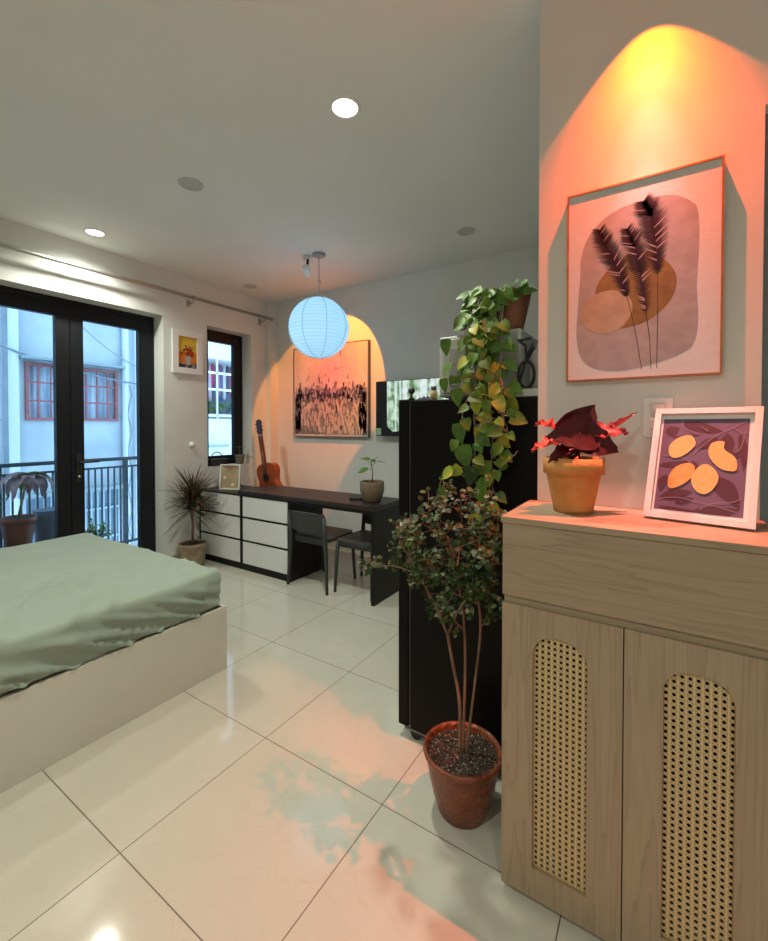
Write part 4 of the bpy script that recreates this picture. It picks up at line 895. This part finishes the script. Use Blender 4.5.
# ================================================================ fridge and what stands on it
t = thing('refrigerator', (-.66, 1.87, 0), 'black two-door refrigerator standing against the partition wall', 'refrigerator')
FX0, FX1, FY0, FY1 = -.902, -.37, 1.605, 2.15
MB().box(FX0, FX1, FY0, FY1, .045, 1.470).build('body', FRIDGE, t, bev=.006)
MB().box(-.960, FX0-.006, FY0-.002, FY1, .05, .925).build('lower_door', FRIDGE, t, bev=.008, seg=3)
MB().box(-.960, FX0-.006, FY0-.002, FY1, .955, 1.476).build('freezer_door', FRIDGE, t, bev=.008, seg=3)
MB().box(FX0-.006, FX0, FY0+.006, FY1-.006, .06, 1.465).build('door_gasket', pm('gasket_grey', (.05, .05, .055), .4), t)
MB().box(-.950, FX0+.01, FY0-.004, FY0+.03, .943, .953).box(-.950, -.932, FY0-.004, FY0+.03, .925, .953).build('hinge_bracket', WHITE, t)
for x, y in ((-.88, 1.63), (-.88, 2.10), (-.42, 1.63), (-.42, 2.10)): MB().cyl((x, y-.012, .0235), (x, y+.012, .0235), .023, n=18).build('caster', BLACKP, t)
MB().box(-.93, FX1, FY0+.002, FY0+.012, .040, .046).build('base_strip', pm('grey_strip', (.22, .20, .2), .4), t)
# microwave
Z = 1.471
t = thing('microwave', (-.62, 1.80, Z), 'pale grey microwave oven on top of the refrigerator, behind the trailing vine', 'microwave')
mx0, mx1, my0, my1 = -.81, -.46, 1.70, 2.10
MB().box(mx0, mx1, my0, my1, Z+.015, Z+.275).build('casing', pm('microwave_grey', (.48, .48, .45), .4), t, bev=.008)
MB().box(mx0+.02, mx1-.10, my0-.008, my0, Z+.03, Z+.26).build('door', pm('microwave_door', (.42, .42, .39), .35), t, bev=.01, seg=3)
MB().box(mx0+.05, mx1-.14, my0-.012, my0-.008, Z+.06, Z+.22).build('door_window', pm('microwave_window', (.33, .34, .31), .25), t, bev=.003)
MB().box(mx1-.09, mx1-.01, my0-.004, my0, Z+.03, Z+.26).build('control_panel', pm('microwave_panel', (.38, .38, .36), .4), t)
for x in (mx0+.04, mx1-.04):
    for y in (my0+.04, my1-.04): MB().cyl((x, y, Z+.0), (x, y, Z+.016), .012, n=12).build('foot', BLACKP, t)
# tray, white bowl, wire stand
t = thing('dish_tray', (-.40, 1.74, Z), 'pale plastic tray on the refrigerator beside the partition edge', 'tray')
mb = MB(); mb.prism([(-.045, 0), (.045, 0), (.05, .028), (-.05, .028)], (-.41, 1.625, Z+.0005), (1, 0, 0), (0, 0, 1), (0, 1, 0), .25); mb.build('tray_body', pm('tray_grey', (.50, .52, .48), .4), t, bev=.004)
t = thing('white_canister', (-.392, 1.77, Z+.029), 'tall white rounded canister on the tray, half hidden by the partition', 'canister')
MB().lathe((-.405, 1.78, Z+.029), [(.001, 0), (.035, 0), (.040, .03), (.040, .14), (.030, .17), (.001, .175)], 24).build('canister_body', pm('canister_white', (.62, .63, .58), .4), t)
MB().lathe((-.405, 1.78, Z+.20), [(.012, 0), (.012, .02), (.001, .022)], 14).build('knob', WHITE, t)
t = thing('black_wire_stand', (-.435, 1.65, Z+.029), 'black bent-wire stand with a hoop beside the trailing vine', 'wire stand')
cx, cy, cz = -.430, 1.655, Z+.03
mb = MB(); mb.tube([(cx+.004+.026*math.cos(a), cy+.012*math.cos(a), cz+.055+.050*math.sin(a)) for a in [2*PI*i/24 for i in range(25)]], .006, 8, cap=False); mb.build('hoop', BLACKF, t)
mb = MB(); mb.tube([(cx-.028, cy, cz), (cx-.012, cy, cz+.06), (cx+.004, cy, cz+.12), (cx+.000, cy, cz+.165), (cx-.022, cy, cz+.182)], .0055, 8); mb.tube([(cx-.028, cy, cz+.186), (cx+.02, cy, cz+.190)], .005, 8)
mb.tube([(cx+.004, cy, cz+.11), (cx+.022, cy, cz+.165), (cx+.028, cy, cz+.172), (cx+.014, cy, cz+.12)], .005, 8); mb.tube([(cx, cy, cz+.10), (cx+.035, cy, cz+.155)], .0045, 8)
mb.build('bent_arm', BLACKF, t)
mb = MB(); mb.tube([(cx-.028+.006*math.cos(i*.8), cy+.006*math.sin(i*.8), cz+.03+i*.0011) for i in range(100)], .0012, 5); mb.build('coil', pm('coil_grey', (.35, .36, .34), .4, .3), t)
MB().cyl((cx, cy, Z+.0285), (cx, cy, Z+.033), .03, n=20).build('base_plate', BLACKP, t)
# bottle, dark ball on the fridge
t = thing('small_bottle', (-.875, 1.76, Z), 'small bottle with yellow label and dark cap on top of the refrigerator', 'bottle')
MB().lathe((-.875, 1.78, Z), [(.001, 0), (.017, 0), (.017, .045), (.012, .053), (.012, .056), (.001, .056)], 20).build('bottle_body', pm('bottle_cream', (.55, .45, .28), .3), t)
MB().lathe((-.875, 1.78, Z+.056), [(.0135, 0), (.0135, .016), (.001, .016)], 18).build('cap', BLACKP, t); MB().lathe((-.875, 1.78, Z+.012), [(.0174, 0), (.0174, .024)], 20).build('label', pm('yellow_label', (.6, .4, .08), .5), t)
t = thing('black_knob_ornament', (-.925, 1.66, Z+.006), 'small black round-headed ornament at the front corner of the refrigerator top', 'ornament')
MB().ball((-.925, 1.66, Z+.046), .0155, 10).build('head', BLACKP, t); MB().lathe((-.925, 1.66, Z+.005), [(.001, 0), (.018, 0), (.006, .012), (.005, .03)], 16).build('stem', BLACKP, t)
t = thing('folded_cloth', (-.86, 1.66, Z), 'crumpled dark cloth lying at the front of the refrigerator top', 'cloth')
mb = MB(); n = 14; vs = [(-.885+.08*i/n, 1.62+.06*j/n, Z+.001+max(0, math.sin(PI*i/n)*math.sin(PI*j/n))**.4*(.014+.006*math.sin(i*1.7+j))) for j in range(n+1) for i in range(n+1)]
mb.add(vs, [(j*(n+1)+i, j*(n+1)+i+1, (j+1)*(n+1)+i+1, (j+1)*(n+1)+i) for j in range(n) for i in range(n)], 0, True); mb.build('cloth', flat('navy_cloth', (.02, .025, .035)), t)

# pothos
PZ0 = Z+.276
t = thing('trailing_pothos', (-.52, 1.80, PZ0), 'trailing heart-leaved vine in a reddish pot on the microwave, hanging over the refrigerator', 'plant')
pc = (-.520, 1.765, PZ0); pot_parts(t, pc, .082, .050, .150, TERRAP, sd=.012)
rn = random.Random(33); st = MB(); mb = MB()
def px(x, y, Y=1.58):                      # place on the plane just in front of the fridge side
    return Vc(((x-463)/294+(-.605)*1.0, Y, 0))
top = Vc((pc[0], pc[1], PZ0+.145))
def vine(pts, n, spread=.02, ys=(0, 1), size=(.038, .068), start=0.0):
    pts = [Vc(p) for p in pts]; sm_ = []
    for i in range(len(pts)-1):
        p0, p1, p2, p3 = [pts[max(0, min(len(pts)-1, i+k))] for k in (-1, 0, 1, 2)]
        for q in range(6):
            s_ = q/6; sm_.append(.5*((2*p1)+(p2-p0)*s_+(2*p0-5*p1+4*p2-p3)*s_*s_+(3*p1-p0-3*p2+p3)*s_**3))
    sm_.append(pts[-1]); sm_ = [q if i in (0, 1, len(sm_)-1) else q+Vc((rn.uniform(-.004, .004), rn.uniform(-.003, .003), 0)) for i, q in enumerate(sm_)]
    st.tube(sm_, .0022, 5)
    for k in range(n):
        f = start+(1-start)*(k+rn.random()*.6)/n; p = sm_[min(int(f*(len(sm_)-1)), len(sm_)-1)]
        s_ = rn.choice((-1, 1)); L = rn.uniform(*size); hang = rn.uniform(.25, 1.0)
        D = Vc((s_*rn.uniform(.2, 1), rn.uniform(-.5, .05), -hang)); Nn_ = Vc((rn.uniform(-.5, .5), -1, rn.uniform(0, .7)))
        q = p+Vc((s_*rn.uniform(.3, 1)*spread, -rn.uniform(.005, .03), rn.uniform(-.01, .01)))
        st.tube([p, q], .0014, 4); z = p.z; yl = max(0, min(1, (1.78-z)/.35))
        m = rn.choices((0, 1, 2), (1.0-.5*yl, .30+.4*yl, .02+.16*yl))[0]
        mb.leaf(q, D, Nn_, L, L*rn.uniform(.7, .85), m, 'heart', rn.uniform(.2, .6), .28)
Yf_ = 1.60
def V3(x, z, y=1.575): return Vc((x, y, z))
rim = lambda x: Vc((x, 1.685, PZ0+.150))
vine([top, rim(-.57), V3(-.61, 1.80, 1.66), V3(-.625, 1.65, 1.64), V3(-.60, 1.50, 1.59), V3(-.60, 1.36), V3(-.595, 1.20)], 24, .035)
vine([top, rim(-.55), V3(-.575, 1.79, 1.66), V3(-.565, 1.62, 1.64), V3(-.545, 1.50, 1.585), V3(-.53, 1.34), V3(-.535, 1.20), V3(-.515, 1.08)], 24, .035)
vine([top, rim(-.53), V3(-.53, 1.80, 1.66), V3(-.525, 1.65, 1.65), V3(-.50, 1.52, 1.59), V3(-.485, 1.40), V3(-.50, 1.25)], 20, .035)
vine([top, rim(-.59), V3(-.64, 1.82, 1.66), V3(-.655, 1.70, 1.65), V3(-.64, 1.58, 1.64), V3(-.60, 1.46, 1.585)], 20, .03)
vine([top, rim(-.59), V3(-.70, 1.66, 1.63), V3(-.695, 1.60, 1.62), V3(-.66, 1.53, 1.60), V3(-.67, 1.45)], 3, .02, start=.5)
vine([top, rim(-.60), V3(-.62, 1.55, 1.62), V3(-.645, 1.42), V3(-.65, 1.30), V3(-.63, 1.16), V3(-.70, 1.20), V3(-.76, 1.09)], 6, .02, size=(.05, .07), start=.35)
vine([top, rim(-.54), V3(-.59, 1.50, 1.59), V3(-.60, 1.32), V3(-.60, 1.16), V3(-.56, 1.06), V3(-.565, .95)], 6, .02, size=(.055, .08), start=.4)
vine([top, rim(-.52), V3(-.50, 1.45, 1.58), V3(-.475, 1.35), V3(-.47, 1.24), V3(-.43, 1.27, 1.56)], 6, .02, start=.5)
for i in range(46):
    a = rn.uniform(PI*.8, PI*1.8); r = rn.uniform(.05, .13); p = Vc((pc[0]-.025+r*math.cos(a)*1.1, pc[1]+r*math.sin(a)*.6, PZ0+rn.uniform(.02, .175)-max(0, r-.09)*.3))
    if (p.x-pc[0]) > -.03 and p.z < PZ0+.13: p.x -= .06
    if p.y > 1.70: p.y = 1.70
    mb.leaf(p, (math.cos(a), math.sin(a)*.6-.2, rn.uniform(-.7, .5)), (rn.uniform(-.4, .4), -1, .6), rn.uniform(.045, .07), rn.uniform(.035, .055), rn.choices((0, 1), (5, 1))[0], 'heart', .4, .25)
for i in range(70):
    z = rn.uniform(1.42, 1.77); p = Vc((-.575+rn.gauss(0, .045), 1.655-rn.uniform(0, .05), z))
    mb.leaf(p, (rn.uniform(-1, 1), -.3, -rn.uniform(.2, 1)), (rn.uniform(-.5, .5), -1, .4), rn.uniform(.045, .07), rn.uniform(.035, .055), rn.choices((0, 1, 2), (3, 2.5, .8))[0], 'heart', .4, .25)
for q in range(9):
    mb.leaf((pc[0]+.055*math.cos(q*.5-.9)+.02, pc[1]-.06-.01*(q % 2), PZ0+.155-.012*(q % 3)), (rn.uniform(-.4, 1), -.5, -rn.uniform(-.3, .8)), (rn.uniform(-.3, .3), -1, .7), .055, .044, q % 5 == 4, 'heart', .4, .25)
for x, z, L, m in ((-.655, 1.33, .085, 0), (-.642, 1.24, .10, 0), (-.60, 1.165, .085, 3), (-.665, 1.47, .075, 0), (-.575, 1.33, .055, 2), (-.48, 1.31, .05, 2), (-.53, 1.16, .06, 1), (-.55, 1.20, .065, 1), (-.545, 1.43, .06, 1), (-.59, 1.43, .06, 2), (-.50, 1.44, .07, 2), (-.72, 1.52, .06, 0), (-.71, 1.67, .07, 0)):
    mb.leaf((x, 1.555, z+L*.5), (rn.uniform(-.25, .25), -.05, -1), (rn.uniform(-.2, .2), -1, .2), L, L*.72, m, 'heart', .3, .2)
st.build('stem', pm('vine_stem', (.22, .20, .13), .6), t); mb.build('foliage', [LG, LY, LYE, LD], t)

# TV on the far wall
t = thing('television', (-1.95, YF, 1.53), 'flat wall-mounted television with a bright green pattern on its screen, partly behind the refrigerator', 'television')
MB().box(-2.12, -1.75, YF-.05, YF-.001, 1.40, 1.65).build('wall_mount', BLACKP, t)
MB().box(-2.425, -1.44, YF-.09, YF-.05, 1.262, 1.812).build('casing', pm('tv_black', (.008, .009, .012), .25), t, bev=.004)
def tv_mat():
    m = bpy.data.materials.new('emissive_screen'); m.use_nodes = True; nt = m.node_tree; nt.nodes.remove(nt.nodes['Principled BSDF']); L = nt.links.new
    tc = N(nt, 'TexCoord'); n1 = N(nt, 'TexNoise'); n1.inputs['Scale'].default_value = 14; n1.inputs['Detail'].default_value = 5; L(tc.outputs['Object'], n1.inputs[0])
    mp = N(nt, 'Mapping'); mp.inputs['Scale'].default_value = (14, 1, .7); L(tc.outputs['Object'], mp.inputs[0]); n2 = N(nt, 'TexNoise'); n2.inputs['Scale'].default_value = 1.4; L(mp.outputs[0], n2.inputs[0])
    r1 = N(nt, 'MapRange'); r1.inputs[1].default_value = .40; r1.inputs[2].default_value = .62; L(n1.outputs[0], r1.inputs[0]); r2 = N(nt, 'MapRange'); r2.inputs[1].default_value = .48; r2.inputs[2].default_value = .56; L(n2.outputs[0], r2.inputs[0])
    c = mixn(nt, r1.outputs[0], (.10, .20, .09), (.42, .55, .42)); c = mixn(nt, ma(nt, 'MULTIPLY', r2.outputs[0], .75), c, (.62, .70, .74))
    e = N(nt, 'Emission'); L(c, e.inputs[0]); e.inputs[1].default_value = .85; L(e.outputs[0], nt.nodes['Material Output'].inputs[0]); return m
MB().add([(-2.29, YF-.0915, 1.36), (-2.22, YF-.0915, 1.305), (-1.45, YF-.0915, 1.40), (-1.45, YF-.0915, 1.806), (-2.29, YF-.0915, 1.806)], [(0, 1, 2, 3, 4)]).build('screen_pattern', tv_mat(), t)  # emissive green and pale pattern over part of the screen
MB().add([(-2.42, YF-.0915, 1.272), (-2.36, YF-.0915, 1.272), (-2.36, YF-.0915, 1.34), (-2.42, YF-.0915, 1.34)], [(0, 1, 2, 3)]).build('energy_sticker', mottle('green_sticker', (.15, .45, .15), (.5, .6, .5), 60, .5), t)

# ================================================================ tree in the big pot
bc = Vc((-.580, 1.415, 0))
t = thing('small_leaved_tree', tuple(bc), 'slender many-stemmed little tree in a glossy brown pot on the floor before the refrigerator', 'plant')
P = [(.001, 0), (.078, 0), (.085, .004), (.100, .05), (.114, .11), (.124, .16), (.130, .195), (.138, .203), (.140, .212), (.136, .220), (.128, .220), (.124, .205), (.120, .18), (.001, .18)]
MB().lathe(tuple(bc), P, 48).build('pot', TERRAD, t)
rg = random.Random(3); mb = MB(); rings = 9; n = 40; vs = [(bc.x, bc.y, .200)]
for i in range(1, rings+1):
    for k in range(n): a = 2*PI*k/n; r = .1225*i/rings; vs.append((bc.x+r*math.cos(a), bc.y+r*math.sin(a), .198+rg.uniform(-.003, .003)))
mb.add(vs, [(0, 1+k, 1+(k+1) % n) for k in range(n)]+[(1+(i-1)*n+k, 1+i*n+k, 1+i*n+(k+1) % n, 1+(i-1)*n+(k+1) % n) for i in range(1, rings) for k in range(n)], 0, True); mb.build('soil', SOIL, t)
mb = MB()
gm = [flat('gravel_dark', (.03, .02, .015)), flat('gravel_brown', (.14, .08, .05)), flat('gravel_pale', (.45, .36, .28))]
for i in range(1300):
    a = rg.uniform(0, 2*PI); r = .119*math.sqrt(rg.random()); s_ = rg.uniform(.0016, .0042); p = Vc((bc.x+r*math.cos(a), bc.y+r*math.sin(a), .2005))
    vs = [p+Vc((rg.uniform(.6, 1)*s_*dx, rg.uniform(.6, 1)*s_*dy, rg.uniform(.5, 1)*s_*dz)) for dx, dy, dz in ((1, 0, 0), (-1, 0, 0), (0, 1, 0), (0, -1, 0), (0, 0, 1), (0, 0, -1))]
    mb.add(vs, [(0, 2, 4), (2, 1, 4), (1, 3, 4), (3, 0, 4), (2, 0, 5), (1, 2, 5), (3, 1, 5), (0, 3, 5)], rg.choices((0, 1, 2), (5, 3, 1.5))[0])
g = mb.build('gravel', gm, t); g['kind'] = 'stuff'
rn = random.Random(17); st = MB(); mb = MB()
def tw(x, z, y=1.42):
    f = max(0, min(1, (z-.52)/.3)); k = 1-f*(.10+.05*math.sin(x*31+z*17)); return Vc((x*k, y*k, 1.36+(z-1.36)*k))
def branch(pts, r0, r1, leaves=0, start=.3, rad=.03, sub=0):
    pts = [Vc(p) for p in pts]; sm_ = []
    for i in range(len(pts)-1):
        p0, p1, p2, p3 = [pts[max(0, min(len(pts)-1, i+k))] for k in (-1, 0, 1, 2)]
        for q in range(5):
            s_ = q/5; sm_.append(.5*((2*p1)+(p2-p0)*s_+(2*p0-5*p1+4*p2-p3)*s_*s_+(3*p1-p0-3*p2+p3)*s_**3))
    sm_.append(pts[-1]); n = len(sm_); st.tube(sm_, [r0+(r1-r0)*i/(n-1) for i in range(n)], 6)
    for k in range(int(leaves*.8)):
        f = start+(1-start)*rn.random(); p = sm_[min(int(f*(n-1)), n-1)]
        tip = p+Vc((rn.gauss(0, rad), rn.gauss(0, rad*.7), rn.gauss(.005, rad*.8))); tip.y = min(1.575, max(1.10, tip.y)); tip.x = max(tip.x, -1.0)
        if tip.x > -.405: tip.x = -.405-rn.random()*.03
        st.tube([p, tip], .0009, 4)
        for q in range(rn.randint(3, 5)):
            d_ = Vc((rn.uniform(-1, 1), rn.uniform(-1, .4), rn.uniform(-.5, .9))); L = rn.uniform(.013, .022)
            mb.leaf(tip+d_*.006, d_, Vc((0, -.7, 1)), L, L*.85, rn.choices((0, 1, 2), (5, 3, .35))[0], 'round', .3, .2, 6)
    return sm_
S0 = Vc((bc.x+.0, bc.y, .19))
fk = tw(-.645, .60, 1.43)
branch([S0+Vc((-.012, 0, 0)), tw(-.600, .36, 1.435), tw(-.625, .50, 1.43), fk], .0065, .005)
branch([fk, tw(-.69, .70), tw(-.75, .80, 1.41), tw(-.79, .87, 1.40)], .0048, .003, 26, .5)
branch([fk, tw(-.61, .68, 1.42), tw(-.575, .74, 1.41), tw(-.53, .80, 1.42)], .0045, .0025, 16, .5)
branch([S0+Vc((.0, 0, 0)), tw(-.585, .45, 1.45), tw(-.59, .65, 1.45), tw(-.62, .80, 1.46), tw(-.66, .95, 1.46)], .0055, .0025, 34, .62, .035)
branch([S0+Vc((.012, 0, 0)), tw(-.55, .45, 1.46), tw(-.535, .64, 1.47), tw(-.55, .80, 1.47), tw(-.54, .98, 1.48), tw(-.52, 1.10, 1.48)], .005, .0022, 60, .58, .035)
branch([tw(-.75, .80, 1.41), tw(-.84, .83, 1.38), tw(-.92, .815, 1.36), tw(-.965, .80, 1.35)], .003, .0015, 26, .1, .02)
branch([tw(-.79, .87, 1.40), tw(-.83, .93, 1.40), tw(-.80, 1.01, 1.42)], .003, .0015, 28, .1, .03)
branch([tw(-.75, .82, 1.41), tw(-.77, .95, 1.43), tw(-.72, 1.05, 1.44)], .003, .0015, 40, .1, .035)
branch([tw(-.66, .92, 1.46), tw(-.70, 1.02, 1.45), tw(-.66, 1.12, 1.46)], .0025, .0012, 38, .1, .035)
branch([tw(-.62, .85, 1.46), tw(-.60, 1.0, 1.45), tw(-.61, 1.13, 1.46)], .0025, .0012, 42, .1, .035)
branch([tw(-.55, .85, 1.47), tw(-.49, .95, 1.48), tw(-.48, 1.05, 1.5)], .0025, .0012, 34, .1, .03)
branch([tw(-.61, .75, 1.43), tw(-.68, .83, 1.40), tw(-.70, .90, 1.38)], .0025, .0012, 34, .1, .035)
branch([tw(-.53, .78, 1.42), tw(-.49, .84, 1.41), tw(-.47, .92, 1.42)], .0025, .0012, 30, .1, .03)
branch([tw(-.70, .74, 1.41), tw(-.655, .70, 1.40), tw(-.62, .66, 1.41)], .002, .001, 16, .2, .025)
branch([tw(-.59, .62, 1.45), tw(-.63, .66, 1.44), tw(-.68, .72, 1.43)], .002, .001, 10, .3, .02)
branch([tw(-.535, .64, 1.47), tw(-.49, .69, 1.46), tw(-.46, .73, 1.47)], .002, .001, 12, .4, .02)
st.build('trunk', BARK, t); mb.build('foliage', [LD, LO, LT], t)
